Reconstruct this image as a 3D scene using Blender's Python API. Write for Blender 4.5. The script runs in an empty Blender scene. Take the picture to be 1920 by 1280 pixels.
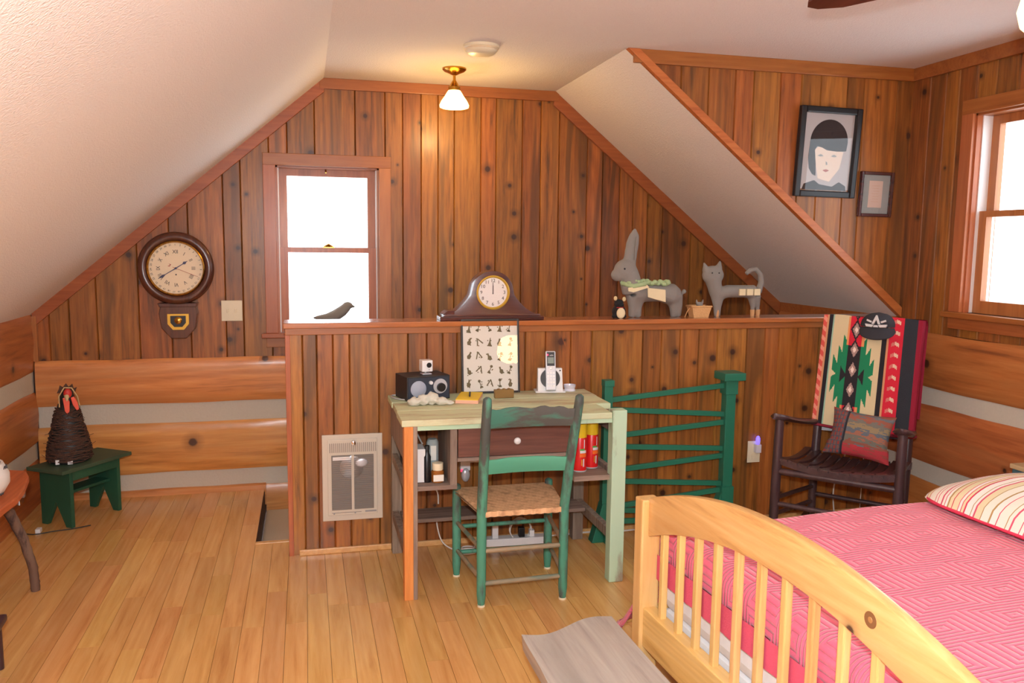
import bpy, bmesh, math, random
import numpy as np
from mathutils import Matrix, Vector, noise

random.seed(7)
S = bpy.context.scene
COL = S.collection
PI = math.pi


def lin(c):
    return tuple(((v / 255) / 12.92 if v / 255 <= .04045 else ((v / 255 + .055) / 1.055) ** 2.4) for v in c) + (1.0,)


# ---------------------------------------------------------------- camera
cam_d = bpy.data.cameras.new('camera')
cam = bpy.data.objects.new('camera', cam_d)
COL.objects.link(cam)
cam_d.sensor_width = 36.0
cam_d.lens = 1550 / 1920 * 36.0
cam_d.clip_start = .02
CAMP = Vector((0, 0, 1.5))
yaw, pitch, roll = [math.radians(a) for a in (14.05, -6.70, .655)]
fw = Vector((math.sin(yaw) * math.cos(pitch), math.cos(yaw) * math.cos(pitch), math.sin(pitch)))
rt = Vector((math.cos(yaw), -math.sin(yaw), 0))
up = rt.cross(fw)
r2 = rt * math.cos(roll) + up * math.sin(roll)
u2 = -rt * math.sin(roll) + up * math.cos(roll)
mw = Matrix((r2, u2, -fw)).transposed().to_4x4()
mw.translation = CAMP
cam.matrix_world = mw
S.camera = cam

# ---------------------------------------------------------------- world, lights, exposure
W = bpy.data.worlds.new('world')
S.world = W
W.use_nodes = True
bg = W.node_tree.nodes['Background']
bg.inputs[0].default_value = (.84, .93, 1.0, 1)
bg.inputs[1].default_value = 5.6

S.view_settings.view_transform = 'Standard'
S.view_settings.look = 'None'
S.view_settings.exposure = 0.0
S.view_settings.gamma = 1.0
S.view_settings.use_curve_mapping = False
S.cycles.use_denoising = True
S.cycles.max_bounces = 8
S.cycles.diffuse_bounces = 5
S.cycles.transparent_max_bounces = 12
S.cycles.sample_clamp_indirect = 6.0
S.cycles.caustics_reflective = False
S.cycles.caustics_refractive = False


def portal(loc, rot, sx, sy):
    d = bpy.data.lights.new('window_daylight', 'AREA')
    d.shape = 'RECTANGLE'
    d.size, d.size_y = sx, sy
    d.cycles.is_portal = True
    o = bpy.data.objects.new('window_daylight', d)
    o.location = loc
    o.rotation_euler = rot
    COL.objects.link(o)


portal((.14, 5.27, 1.48), (-PI / 2, 0, 0), .60, .94)          # gable window, light goes -Y
portal((3.34, 3.09, 1.67), (0, PI / 2, 0), .96, .78)          # dormer window in view
portal((3.34, 1.30, 1.67), (0, PI / 2, 0), .96, .90)          # unseen dormer window added beside it for fill
portal((3.34, .0, 1.67), (0, PI / 2, 0), .96, .90)  # unseen third dormer window, added to brighten the left side
portal((.05, -1.48, 1.4), (PI / 2, 0, 0), .80, 1.2)         # unseen rear window added as fill

fl = bpy.data.lights.new('camera_flash', 'POINT')             # the photographer's flash
fl.energy = 250
fl.shadow_soft_size = .03
fl.color = (.86, .94, 1.0)
flo = bpy.data.objects.new('camera_flash', fl)
flo.location = (-.01, -.04, 1.66)
COL.objects.link(flo)


# ---------------------------------------------------------------- materials
def nt(name):
    m = bpy.data.materials.new(name)
    m.use_nodes = True
    n = m.node_tree
    b = n.nodes['Principled BSDF']
    return m, n, b


def N(n, t, **kw):
    x = n.nodes.new(t)
    for k, v in kw.items():
        if k.startswith('i_'):
            x.inputs[k[2:].replace('_', ' ')].default_value = v
        else:
            setattr(x, k, v)
    return x


def L(n, a, b):
    n.links.new(a, b)


def ramp(n, stops, fac):
    r = n.nodes.new('ShaderNodeValToRGB')
    e = r.color_ramp.elements
    while len(e) < len(stops):
        e.new(.5)
    for i, (p, c) in enumerate(stops):
        e[i].position = p
        e[i].color = c if len(c) == 4 else tuple(c) + (1,)
    L(n, fac, r.inputs[0])
    return r


def mix(n, fac, a, b, mode='MIX'):
    x = n.nodes.new('ShaderNodeMix')
    x.data_type = 'RGBA'
    x.blend_type = mode
    x.clamp_factor = True
    for sock, v in ((x.inputs[0], fac), (x.inputs[6], a), (x.inputs[7], b)):
        if hasattr(v, 'links'):
            L(n, v, sock)
        else:
            sock.default_value = v
    return x.outputs[2]


def mth(n, op, a, b=None, c=None, clamp=False):
    x = n.nodes.new('ShaderNodeMath')
    x.operation = op
    x.use_clamp = clamp
    for i, v in enumerate((a, b, c)):
        if v is None:
            continue
        if hasattr(v, 'links'):
            L(n, v, x.inputs[i])
        else:
            x.inputs[i].default_value = v
    return x.outputs[0]


def obj_coord(n, rnd=True):
    tc = N(n, 'ShaderNodeTexCoord')
    if not rnd:
        return tc.outputs['Object'], None
    oi = N(n, 'ShaderNodeObjectInfo')
    sc = N(n, 'ShaderNodeVectorMath', operation='SCALE')
    sc.inputs[0].default_value = (17.3, 11.9, 23.7)
    L(n, oi.outputs['Random'], sc.inputs['Scale'])
    ad = N(n, 'ShaderNodeVectorMath', operation='ADD')
    L(n, tc.outputs['Object'], ad.inputs[0])
    L(n, sc.outputs[0], ad.inputs[1])
    return ad.outputs[0], oi.outputs['Random']


def plain(name, c, rough=.5, metal=0.0, spec=.5, emit=None, estr=0, bump=0, bscale=200, coat=0):
    m, n, b = nt(name)
    b.inputs['Base Color'].default_value = lin(c)
    b.inputs['Roughness'].default_value = rough
    b.inputs['Metallic'].default_value = metal
    b.inputs['Specular IOR Level'].default_value = spec
    b.inputs['Coat Weight'].default_value = coat
    if emit:
        b.inputs['Emission Color'].default_value = lin(emit)
        b.inputs['Emission Strength'].default_value = estr
    co, _ = obj_coord(n, False)
    nz = N(n, 'ShaderNodeTexNoise', i_Scale=bscale, i_Detail=3.0)
    L(n, co, nz.inputs['Vector'])
    v = mix(n, mth(n, 'MULTIPLY', nz.outputs['Fac'], .22), lin(c), lin(tuple(x * .8 for x in c)))
    L(n, v, b.inputs['Base Color'])
    if bump:
        bp = N(n, 'ShaderNodeBump', i_Strength=bump, i_Distance=.004)
        L(n, nz.outputs['Fac'], bp.inputs['Height'])
        L(n, bp.outputs[0], b.inputs['Normal'])
    return m


def wood(name, light, mid, dark, axis='Z', grain=1.0, rough=.4, knots=0, kscale=4.5, plane='XZ',
         streak=.55, rand=.35, bump=.15, spec=.45, coat=0.0, ksize=.085):
    """stained wood: streaky grain along one axis, broad dark streaks, sparse knots, per-piece shift"""
    m, n, b = nt(name)
    co, rnd = obj_coord(n, True)
    mp = N(n, 'ShaderNodeMapping')
    s = {'X': (.07, 1, 1), 'Y': (1, .07, 1), 'Z': (1, 1, .07)}[axis]
    mp.inputs['Scale'].default_value = tuple(v * grain for v in s)
    L(n, co, mp.inputs['Vector'])
    fine = N(n, 'ShaderNodeTexNoise', i_Scale=48.0, i_Detail=6.0, i_Roughness=.62, i_Distortion=.4)
    L(n, mp.outputs[0], fine.inputs['Vector'])
    broad = N(n, 'ShaderNodeTexNoise', i_Scale=9.0, i_Detail=3.0, i_Roughness=.5, i_Distortion=1.2)
    L(n, mp.outputs[0], broad.inputs['Vector'])
    # cathedral figure: contour lines of a slow noise
    slow = N(n, 'ShaderNodeTexNoise', i_Scale=4.0, i_Detail=1.0, i_Distortion=.6)
    L(n, mp.outputs[0], slow.inputs['Vector'])
    rings = mth(n, 'SINE', mth(n, 'MULTIPLY', slow.outputs['Fac'], 95.0))
    rings = mth(n, 'MULTIPLY_ADD', rings, .5, .5)
    c = ramp(n, [(.30, lin(dark)), (.46, lin(mid)), (.66, lin(light))],
             mth(n, 'ADD', mth(n, 'MULTIPLY', fine.outputs['Fac'], .6), mth(n, 'MULTIPLY', broad.outputs['Fac'], .4))).outputs[0]
    c = mix(n, mth(n, 'MULTIPLY', rings, .22), c, lin(dark))
    st = ramp(n, [(.50, (0, 0, 0)), (.66, (1, 1, 1))], broad.outputs['Fac']).outputs[0]
    c = mix(n, mth(n, 'MULTIPLY', st, streak), c, lin(dark))
    if rand:
        hs = N(n, 'ShaderNodeHueSaturation')
        L(n, mth(n, 'MULTIPLY_ADD', rnd, rand, 1 - rand * .5), hs.inputs['Value'])
        L(n, mth(n, 'MULTIPLY_ADD', mth(n, 'FRACT', mth(n, 'MULTIPLY', rnd, 7.31)), .018, .491), hs.inputs['Hue'])
        L(n, c, hs.inputs['Color'])
        c = hs.outputs[0]
    if knots:
        sx = N(n, 'ShaderNodeSeparateXYZ')
        L(n, co, sx.inputs[0])
        cb = N(n, 'ShaderNodeCombineXYZ')
        L(n, sx.outputs[plane[0]], cb.inputs[0])
        L(n, sx.outputs[plane[1]], cb.inputs[1])
        vo = N(n, 'ShaderNodeTexVoronoi', voronoi_dimensions='2D', i_Scale=kscale, i_Randomness=1.0)
        L(n, cb.outputs[0], vo.inputs['Vector'])
        sc = N(n, 'ShaderNodeSeparateColor')
        L(n, vo.outputs['Color'], sc.inputs[0])
        keep = mth(n, 'LESS_THAN', sc.outputs[0], knots)
        wob = mth(n, 'MULTIPLY_ADD', fine.outputs['Fac'], .03, -.015)
        rad = mth(n, 'MULTIPLY_ADD', sc.outputs[1], ksize * .9, ksize * .35)
        d = mth(n, 'ADD', vo.outputs['Distance'], wob)
        core = mth(n, 'MULTIPLY', mth(n, 'SUBTRACT', 1.0, mth(n, 'SMOOTH_MIN', mth(n, 'DIVIDE', d, rad), 1.0, .2), clamp=True), 3.0, clamp=True)
        core = mth(n, 'MULTIPLY', core, keep)
        halo = mth(n, 'MULTIPLY', mth(n, 'SUBTRACT', 1.0, mth(n, 'DIVIDE', d, mth(n, 'MULTIPLY', rad, 2.6)), clamp=True), keep)
        c = mix(n, mth(n, 'MULTIPLY', halo, .8), c, lin(tuple(v * .72 for v in dark)))
        c = mix(n, mth(n, 'MULTIPLY', core, .9), c, lin((58, 30, 22)))
    L(n, c, b.inputs['Base Color'])
    b.inputs['Roughness'].default_value = rough
    b.inputs['Specular IOR Level'].default_value = spec
    b.inputs['Coat Weight'].default_value = coat
    b.inputs['Coat Roughness'].default_value = .22
    if bump:
        bp = N(n, 'ShaderNodeBump', i_Strength=bump, i_Distance=.003)
        L(n, fine.outputs['Fac'], bp.inputs['Height'])
        L(n, bp.outputs[0], b.inputs['Normal'])
    return m


def worn(name, paint, paint2, under, amount=.42, axis='Z', scale=9.0, rough=.6):
    """old paint rubbed through to the wood underneath"""
    m, n, b = nt(name)
    co, rnd = obj_coord(n, True)
    mp = N(n, 'ShaderNodeMapping')
    mp.inputs['Scale'].default_value = {'X': (.25, 1, 1), 'Y': (1, .25, 1), 'Z': (1, 1, .25)}[axis]
    L(n, co, mp.inputs['Vector'])
    a = N(n, 'ShaderNodeTexNoise', i_Scale=scale, i_Detail=8.0, i_Roughness=.65)
    L(n, mp.outputs[0], a.inputs['Vector'])
    d = N(n, 'ShaderNodeTexNoise', i_Scale=scale * .5, i_Detail=4.0)
    L(n, mp.outputs[0], d.inputs['Vector'])
    c = mix(n, ramp(n, [(.38, (0, 0, 0)), (.62, (1, 1, 1))], d.outputs['Fac']).outputs[0], lin(paint), lin(paint2))
    k = ramp(n, [(1 - amount - .05, (0, 0, 0)), (1 - amount + .06, (1, 1, 1))], a.outputs['Fac']).outputs[0]
    c = mix(n, k, c, lin(under))
    L(n, c, b.inputs['Base Color'])
    b.inputs['Roughness'].default_value = rough
    bp = N(n, 'ShaderNodeBump', i_Strength=.25, i_Distance=.003)
    L(n, a.outputs['Fac'], bp.inputs['Height'])
    L(n, bp.outputs[0], b.inputs['Normal'])
    return m


def attr_mat(name, rough=.9, bump=.0, bscale=300):
    m, n, b = nt(name)
    a = N(n, 'ShaderNodeAttribute', attribute_name='Col')
    L(n, a.outputs['Color'], b.inputs['Base Color'])
    b.inputs['Roughness'].default_value = rough
    b.inputs['Specular IOR Level'].default_value = .2
    if bump:
        co, _ = obj_coord(n, False)
        nz = N(n, 'ShaderNodeTexNoise', i_Scale=bscale, i_Detail=2.0)
        L(n, co, nz.inputs['Vector'])
        bp = N(n, 'ShaderNodeBump', i_Strength=bump, i_Distance=.003)
        L(n, nz.outputs['Fac'], bp.inputs['Height'])
        L(n, bp.outputs[0], b.inputs['Normal'])
    return m


def glass_mat(name, gloss=.08):
    m, n, b = nt(name)
    n.nodes.remove(b)
    out = n.nodes['Material Output']
    t = N(n, 'ShaderNodeBsdfTransparent')
    g = N(n, 'ShaderNodeBsdfGlossy', i_Roughness=.01)
    fr = N(n, 'ShaderNodeFresnel', i_IOR=1.5)
    mx = N(n, 'ShaderNodeMixShader')
    ge = N(n, 'ShaderNodeNewGeometry')
    L(n, mth(n, 'MULTIPLY', fr.outputs[0], mth(n, 'SUBTRACT', 1.0, ge.outputs['Backfacing'])), mx.inputs[0])
    L(n, t.outputs[0], mx.inputs[1])
    L(n, g.outputs[0], mx.inputs[2])
    L(n, mx.outputs[0], out.inputs[0])
    return m


BOARD = dict(light=(180, 116, 52), mid=(150, 90, 37), dark=(78, 51, 27))
M = {
    'board': wood('pine_board', axis='Z', knots=.42, plane='XZ', kscale=5.0, rough=.42, rand=.5, coat=.2, streak=.7, **BOARD),
    'board_y': wood('pine_board_side', axis='Z', knots=.42, plane='YZ', kscale=5.0, rough=.42, rand=.5, coat=.2, streak=.7, **BOARD),
    'groove': plain('board_joint', (62, 34, 22), .7),
    'trim': wood('stained_trim', (170, 104, 54), (156, 90, 44), (128, 70, 34), axis='X', rough=.4, streak=.2, rand=.1, coat=.15),
    'trim_light': wood('light_stained_trim', (206, 136, 70), (192, 118, 58), (160, 92, 42), axis='X', rough=.4, streak=.2, rand=.1, coat=.15),
    'trim_z': wood('stained_casing', (186, 116, 68), (172, 102, 58), (142, 80, 44), axis='Z', rough=.4, streak=.2, rand=.12, coat=.15),
    'cap': wood('half_wall_cap', (190, 112, 62), (172, 94, 50), (140, 74, 40), axis='X', rough=.2, streak=.2, rand=.05, coat=.9),
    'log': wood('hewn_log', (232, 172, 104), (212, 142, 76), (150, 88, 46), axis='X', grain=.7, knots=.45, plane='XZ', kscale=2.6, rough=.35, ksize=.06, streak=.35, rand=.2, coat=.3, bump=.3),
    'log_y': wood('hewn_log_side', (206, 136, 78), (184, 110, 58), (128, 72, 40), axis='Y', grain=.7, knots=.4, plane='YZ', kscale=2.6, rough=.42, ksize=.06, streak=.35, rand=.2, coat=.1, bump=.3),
    'chink': plain('grey_chinking', (206, 200, 184), .9, bump=.4, bscale=90),
    'plank': wood('maple_plank', (228, 182, 116), (214, 163, 96), (186, 130, 72), axis='Y', grain=.8, rough=.24, streak=.2, rand=.17, coat=.35, bump=.04),
    'weather': wood('weathered_wood', (164, 148, 132), (134, 116, 102), (92, 78, 68), axis='Z', rough=.85, streak=.4, rand=.2, bump=.4, spec=.2),
    'weather_x': wood('weathered_shelf', (164, 144, 128), (136, 116, 102), (96, 80, 70), axis='X', rough=.85, streak=.4, rand=.2, bump=.4, spec=.2),
    'bench_grey': wood('grey_barn_wood', (194, 186, 174), (170, 160, 150), (124, 116, 110), axis='Y', grain=.6, rough=.85, streak=.5, rand=.1, bump=.6, spec=.2, knots=.3, plane='XY', kscale=4, ksize=.06),
    'newpine': wood('new_pine_strip', (226, 158, 88), (212, 138, 68), (176, 100, 44), axis='Z', rough=.6, streak=.2, rand=.1),
    'bedpine': wood('bed_pine', (232, 194, 132), (220, 176, 110), (190, 140, 80), axis='Z', rough=.3, streak=.25, rand=.1, coat=.3, bump=.05),
    'bedpine_y': wood('bed_pine_arch', (232, 194, 132), (220, 174, 108), (182, 130, 72), axis='Y', rough=.3, streak=.28, rand=.1, coat=.3, bump=.05, knots=.25, plane='YZ', kscale=3.5, ksize=.06),
    'mahog': wood('dark_mahogany', (92, 46, 38), (74, 34, 30), (44, 22, 22), axis='X', rough=.25, streak=.3, rand=.1, coat=.5, bump=.03),
    'clockwood': wood('clock_walnut', (104, 58, 42), (84, 42, 32), (52, 28, 24), axis='Z', rough=.3, streak=.3, rand=.1, coat=.4, bump=.03),
    'drawer': wood('drawer_brown', (124, 78, 62), (104, 62, 50), (78, 46, 38), axis='X', rough=.7, streak=.2, rand=.1),
    'slab': wood('slab_top', (208, 128, 72), (192, 108, 56), (150, 78, 40), axis='Y', rough=.4, streak=.3, rand=.1),
    'bark': worn('branch_bark', (120, 96, 80), (92, 66, 52), (66, 50, 46), .46, scale=22, rough=.9),
    'greenchair': worn('chair_green', (70, 138, 114), (82, 150, 124), (72, 76, 72), .48),
    'greenslat': worn('chair_slat_green', (78, 152, 124), (88, 164, 134), (96, 96, 86), .36, axis='X'),
    'greentop': worn('chair_top_slat', (62, 116, 100), (74, 130, 112), (78, 78, 74), .5, axis='X', scale=12),
    'rung': worn('chair_rung', (96, 116, 100), (128, 122, 100), (150, 128, 98), .5, axis='X'),
    'mint': worn('desk_mint', (184, 214, 184), (170, 202, 170), (142, 132, 112), .42),
    'desktop': worn('desk_top_paint', (194, 210, 172), (206, 206, 168), (176, 164, 128), .44, axis='X', scale=7),
    'railgreen': plain('rail_green', (36, 112, 88), .4),
    'benchgreen': worn('bench_green', (30, 78, 56), (34, 86, 62), (42, 66, 50), .36),
    'benchtop': worn('bench_top_green', (58, 80, 60), (66, 86, 64), (104, 84, 62), .36),
    'rocker': wood('rocker_dark', (84, 60, 62), (68, 48, 50), (46, 32, 34), axis='Z', rough=.35, streak=.3, rand=.1, coat=.3, bump=.04),
    'white': plain('white_plastic', (238, 238, 238), .35),
    'offwhite': plain('ivory_plate', (232, 222, 192), .4),
    'ceil': plain('ceiling_texture', (238, 234, 232), .95, bump=.9, bscale=150, spec=.2),
    'black': plain('black_plastic', (20, 20, 24), .35),
    'blackmat': plain('radio_black', (34, 32, 36), .5),
    'radioface': plain('radio_face', (46, 54, 68), .4),
    'silver': plain('silver_plastic', (205, 208, 214), .3, metal=.3),
    'chrome': plain('chrome', (220, 220, 222), .15, metal=1.0),
    'greymesh': plain('speaker_grille', (166, 174, 190), .6),
    'brass': plain('brass', (190, 140, 60), .25, metal=1.0),
    'gold': plain('gold_paint', (222, 180, 70), .35, metal=.4),
    'dial': plain('cream_dial', (240, 222, 190), .5),
    'silverdial': plain('silver_dial', (226, 230, 232), .3, metal=.3),
    'ink': plain('ink', (40, 36, 40), .6),
    'inkblue': plain('blued_hand', (52, 54, 92), .4),
    'inkred': plain('red_hand', (176, 90, 70), .5),
    'cord': plain('white_cord', (226, 222, 214), .5),
    'heater': plain('heater_beige', (208, 200, 184), .45),
    'heaterdark': plain('heater_interior', (126, 118, 110), .4),
    'heatermetal': plain('heater_reflector', (150, 150, 150), .3, metal=.7),
    'paper': plain('paper_white', (232, 230, 220), .8),
    'yellow': plain('yellow_paper', (244, 206, 52), .7),
    'pinkpaper': plain('pad_edge', (232, 178, 150), .7),
    'red': plain('red_can', (214, 28, 30), .3),
    'orange': plain('orange_print', (240, 110, 40), .4),
    'lime': plain('green_print', (90, 170, 80), .4),
    'cap_yellow': plain('yellow_cap', (236, 196, 40), .35),
    'rock': plain('pale_stone', (210, 206, 190), .9, bump=1.0, bscale=45),
    'greyfelt': plain('grey_felt', (142, 138, 132), .95, bump=.6, bscale=420, spec=.15),
    'tan': plain('tan_cloth', (206, 160, 112), .9),
    'cream': plain('cream_cloth', (232, 218, 178), .95, bump=.4, bscale=300),
    'sage': plain('sage_cloth', (166, 188, 140), .95, bump=.4, bscale=120),
    'blackfelt': plain('black_felt', (24, 24, 26), .9),
    'redcloth': plain('red_cloth', (176, 44, 40), .9),
    'wicker': plain('wicker', (214, 168, 112), .8, bump=.8, bscale=110),
    'capcloth': plain('cap_cloth', (52, 52, 58), .9, bump=.4, bscale=400),
    'emblem': plain('emblem_white', (214, 214, 214), .8),
    'sheet': plain('white_sheet', (238, 238, 240), .9),
    'teal': plain('teal_box', (66, 98, 104), .6),
    'tan_top': plain('tan_top', (196, 170, 128), .6),
    'vine': plain('vine', (84, 58, 46), .9, bump=.6, bscale=150),
    'dark_metal': plain('dark_metal', (32, 34, 34), .5),
    'wattle': plain('wattle_orange', (236, 92, 66), .5),
    'combred': plain('comb_red', (196, 48, 38), .5),
    'straw': plain('straw_edge', (214, 190, 140), .8),
    'carpet': plain('beige_carpet', (206, 190, 168), .95, bump=.8, bscale=260),
    'fan': wood('fan_blade', (110, 62, 44), (92, 48, 36), (60, 32, 26), axis='Y', rough=.3, rand=.05),
    'glass': glass_mat('window_glass'),
    'lampglass': plain('lamp_shade_glass', (255, 240, 200), .3, emit=(255, 198, 104), estr=15.0),
    'globe': plain('fan_globe_glass', (255, 240, 210), .3, emit=(255, 222, 160), estr=2.6),
    'led': plain('night_light_bulb', (130, 110, 255), .2, emit=(110, 90, 255), estr=2.0),
    'clearplastic': plain('clear_plastic', (220, 218, 230), .15),
    'redled': plain('red_led', (255, 60, 90), .3, emit=(255, 60, 100), estr=1.5),
    'lcd': plain('lcd', (128, 140, 130), .3),
    'bowl': plain('white_ceramic', (232, 230, 226), .4),
    'bowlink': plain('bowl_pattern', (60, 60, 64), .5),
    'plinth': plain('dark_purple_wood', (62, 40, 44), .4),
    'amber': plain('amber_bottle', (150, 92, 40), .2),
    'brassblock': plain('brass_block', (140, 108, 60), .5, metal=.5),
    'matgrey': plain('mat_grey', (158, 166, 164), .9),
    'matpink': plain('mat_print', (222, 200, 186), .9),
    'knot': plain('bed_knot', (120, 80, 46), .5),
    'knotin': plain('bed_knot_heart', (164, 116, 66), .5),
    'lampshade': plain('fabric_shade', (255, 236, 200), .6, emit=(255, 214, 150), estr=20.0),
    'portraitbg': plain('portrait_paper', (186, 184, 184), .9),
    'portraithair': plain('portrait_dark', (40, 34, 36), .9),
    'portraitskin': plain('portrait_pale', (236, 222, 204), .9),
}


# ---------------------------------------------------------------- mesh builder
class MB:
    def __init__(s):
        s.v, s.f = [], []

    def add(s, vs, fs, mat=None):
        o = len(s.v)
        if mat is not None:
            vs = [tuple(mat @ Vector(p)) for p in vs]
        s.v += [tuple(p) for p in vs]
        s.f += [tuple(i + o for i in f) for f in fs]
        return s

    def box(s, x0, x1, y0, y1, z0, z1, mat=None):
        return s.hexa([(x0, y0, z0), (x1, y0, z0), (x1, y1, z0), (x0, y1, z0), (x0, y0, z1), (x1, y0, z1), (x1, y1, z1), (x0, y1, z1)], mat)

    def hexa(s, p, mat=None):
        return s.add(p, [(0, 3, 2, 1), (4, 5, 6, 7), (0, 1, 5, 4), (1, 2, 6, 5), (2, 3, 7, 6), (3, 0, 4, 7)], mat)

    def prism(s, poly, axis, a, b, mat=None):
        """polygon extruded along axis; poly in the two other axes in order"""
        def P(u, v, w):
            return {'X': (w, u, v), 'Y': (u, w, v), 'Z': (u, v, w)}[axis]
        n = len(poly)
        vs = [P(u, v, a) for u, v in poly] + [P(u, v, b) for u, v in poly]
        fs = [tuple(range(n))[::-1], tuple(range(n, 2 * n))] + [(i, (i + 1) % n, n + (i + 1) % n, n + i) for i in range(n)]
        return s.add(vs, fs, mat)

    def tube(s, pts, r, n=8, mat=None, flat=1.0, cap=True):
        pts = [Vector(p) for p in pts]
        if not hasattr(r, '__len__'):
            r = [r] * len(pts)
        vs, fs = [], []
        d0 = (pts[1] - pts[0]).normalized()
        ref = Vector((0, 0, 1)) if abs(d0.z) < .9 else Vector((1, 0, 0))
        a = d0.cross(ref).normalized()
        for i, p in enumerate(pts):
            d = (pts[min(i + 1, len(pts) - 1)] - pts[max(i - 1, 0)]).normalized()
            a = (a - d * a.dot(d)).normalized()
            b = d.cross(a)
            for k in range(n):
                t = 2 * PI * k / n
                vs.append(p + (a * math.cos(t) + b * math.sin(t) * flat) * r[i])
        for i in range(len(pts) - 1):
            for k in range(n):
                k2 = (k + 1) % n
                fs.append((i * n + k, i * n + k2, (i + 1) * n + k2, (i + 1) * n + k))
        if cap:
            fs.append(tuple(range(n))[::-1])
            fs.append(tuple(range((len(pts) - 1) * n, len(pts) * n)))
        return s.add(vs, fs, mat)

    def lathe(s, prof, c=(0, 0, 0), axis='Z', n=32, mat=None):
        """profile (r, h) spun about an axis through c"""
        vs, fs = [], []
        for r, h in prof:
            for k in range(n):
                t = 2 * PI * k / n
                u, v = r * math.cos(t), r * math.sin(t)
                p = {'Z': (u, v, h), 'Y': (u, h, v), 'X': (h, u, v)}[axis]
                vs.append((p[0] + c[0], p[1] + c[1], p[2] + c[2]))
        for i in range(len(prof) - 1):
            for k in range(n):
                k2 = (k + 1) % n
                fs.append((i * n + k, i * n + k2, (i + 1) * n + k2, (i + 1) * n + k))
        if prof[0][0] > 1e-6:
            fs.append(tuple(range(n))[::-1])
        if prof[-1][0] > 1e-6:
            fs.append(tuple(range((len(prof) - 1) * n, len(prof) * n)))
        return s.add(vs, fs, mat)

    def ell(s, c, r, nu=16, nv=10, mat=None):
        vs, fs = [], []
        for j in range(nv + 1):
            ph = PI * j / nv
            for k in range(nu):
                t = 2 * PI * k / nu
                vs.append((c[0] + r[0] * math.sin(ph) * math.cos(t), c[1] + r[1] * math.sin(ph) * math.sin(t), c[2] + r[2] * math.cos(ph)))
        for j in range(nv):
            for k in range(nu):
                k2 = (k + 1) % nu
                fs.append((j * nu + k, (j + 1) * nu + k, (j + 1) * nu + k2, j * nu + k2))
        return s.add(vs, fs, mat)

    def grid(s, fn, nu, nv, mat=None):
        vs = [fn(i / nu, j / nv) for j in range(nv + 1) for i in range(nu + 1)]
        fs = [(j * (nu + 1) + i, j * (nu + 1) + i + 1, (j + 1) * (nu + 1) + i + 1, (j + 1) * (nu + 1) + i) for j in range(nv) for i in range(nu)]
        return s.add(vs, fs, mat)

    def mesh(s, name, bevel=0, smooth=None, weld=False):
        me = bpy.data.meshes.new(name)
        me.from_pydata(s.v, [], s.f)
        bm = bmesh.new()
        bm.from_mesh(me)
        if weld:
            bmesh.ops.remove_doubles(bm, verts=bm.verts, dist=1e-5)
        bmesh.ops.recalc_face_normals(bm, faces=bm.faces)
        if bevel:
            es = [e for e in bm.edges if len(e.link_faces) == 2 and e.calc_face_angle(0) > .5]
            bmesh.ops.bevel(bm, geom=es, offset=bevel, segments=2, profile=.6, affect='EDGES', clamp_overlap=True)
        bm.to_mesh(me)
        bm.free()
        if smooth is not None:
            for p in me.polygons:
                p.use_smooth = True
            if smooth < 180:
                me.set_sharp_from_angle(angle=math.radians(smooth))
        return me

    def build(s, name, mat, parent=None, bevel=0, smooth=None, weld=False):
        me = s.mesh(name, bevel, smooth, weld)
        me.materials.append(M[mat] if isinstance(mat, str) else mat)
        return link(name, me, parent)


def link(name, me, parent=None):
    o = bpy.data.objects.new(name, me)
    COL.objects.link(o)
    if parent is not None:
        o.parent = parent
    return o


def tag(o, label=None, cat=None, group=None, kind=None):
    if label:
        o['label'] = label
    if cat:
        o['category'] = cat
    if group:
        o['group'] = group
    if kind:
        o['kind'] = kind
    return o


def thing(name, label, cat, loc=(0, 0, 0), rz=0, group=None, kind=None, rot=None):
    o = bpy.data.objects.new(name, None)
    o.empty_display_size = .05
    COL.objects.link(o)
    o.location = loc
    o.rotation_euler = rot if rot else (0, 0, rz)
    return tag(o, label, cat, group, kind)


def fused(name, mb, mat, parent=None, voxel=.006, it=6):
    """union of overlapping blobs as one smooth continuous skin"""
    me = mb.mesh(name + '_raw')
    o = bpy.data.objects.new('tmp_fuse', me)
    COL.objects.link(o)
    r = o.modifiers.new('r', 'REMESH')
    r.mode = 'VOXEL'
    r.voxel_size = voxel
    sm = o.modifiers.new('s', 'SMOOTH')
    sm.factor = .5
    sm.iterations = it
    dg = bpy.context.evaluated_depsgraph_get()
    m2 = bpy.data.meshes.new_from_object(o.evaluated_get(dg))
    bpy.data.objects.remove(o)
    bpy.data.meshes.remove(me)
    m2.name = name
    m2.materials.clear()
    m2.materials.append(M[mat])
    for p in m2.polygons:
        p.use_smooth = True
    return link(name, m2, parent)


_glyph = {}


def glyph(txt):
    if txt not in _glyph:
        cu = bpy.data.curves.new('tmp_text', 'FONT')
        cu.body = txt
        cu.size = 1
        cu.align_x = 'CENTER'
        cu.align_y = 'CENTER'
        cu.extrude = .01
        cu.resolution_u = 2
        o = bpy.data.objects.new('tmp_text', cu)
        COL.objects.link(o)
        dg = bpy.context.evaluated_depsgraph_get()
        me = bpy.data.meshes.new_from_object(o.evaluated_get(dg))
        _glyph[txt] = ([tuple(v.co) for v in me.vertices], [tuple(p.vertices) for p in me.polygons])
        bpy.data.objects.remove(o)
        bpy.data.curves.remove(cu)
        bpy.data.meshes.remove(me)
    return _glyph[txt]


def text(mb, txt, size, mat, bold=1.0, sx=1.0):
    v, f = glyph(txt)
    return mb.add([(p[0] * size * sx, p[1] * size, p[2] * .04) for p in v], f, mat)


for t in ['XII', 'I', 'II', 'III', 'IIII', 'V', 'VI', 'VII', 'VIII', 'IX', 'X', 'XI'] + [str(i) for i in range(32)]:
    glyph(t)


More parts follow.
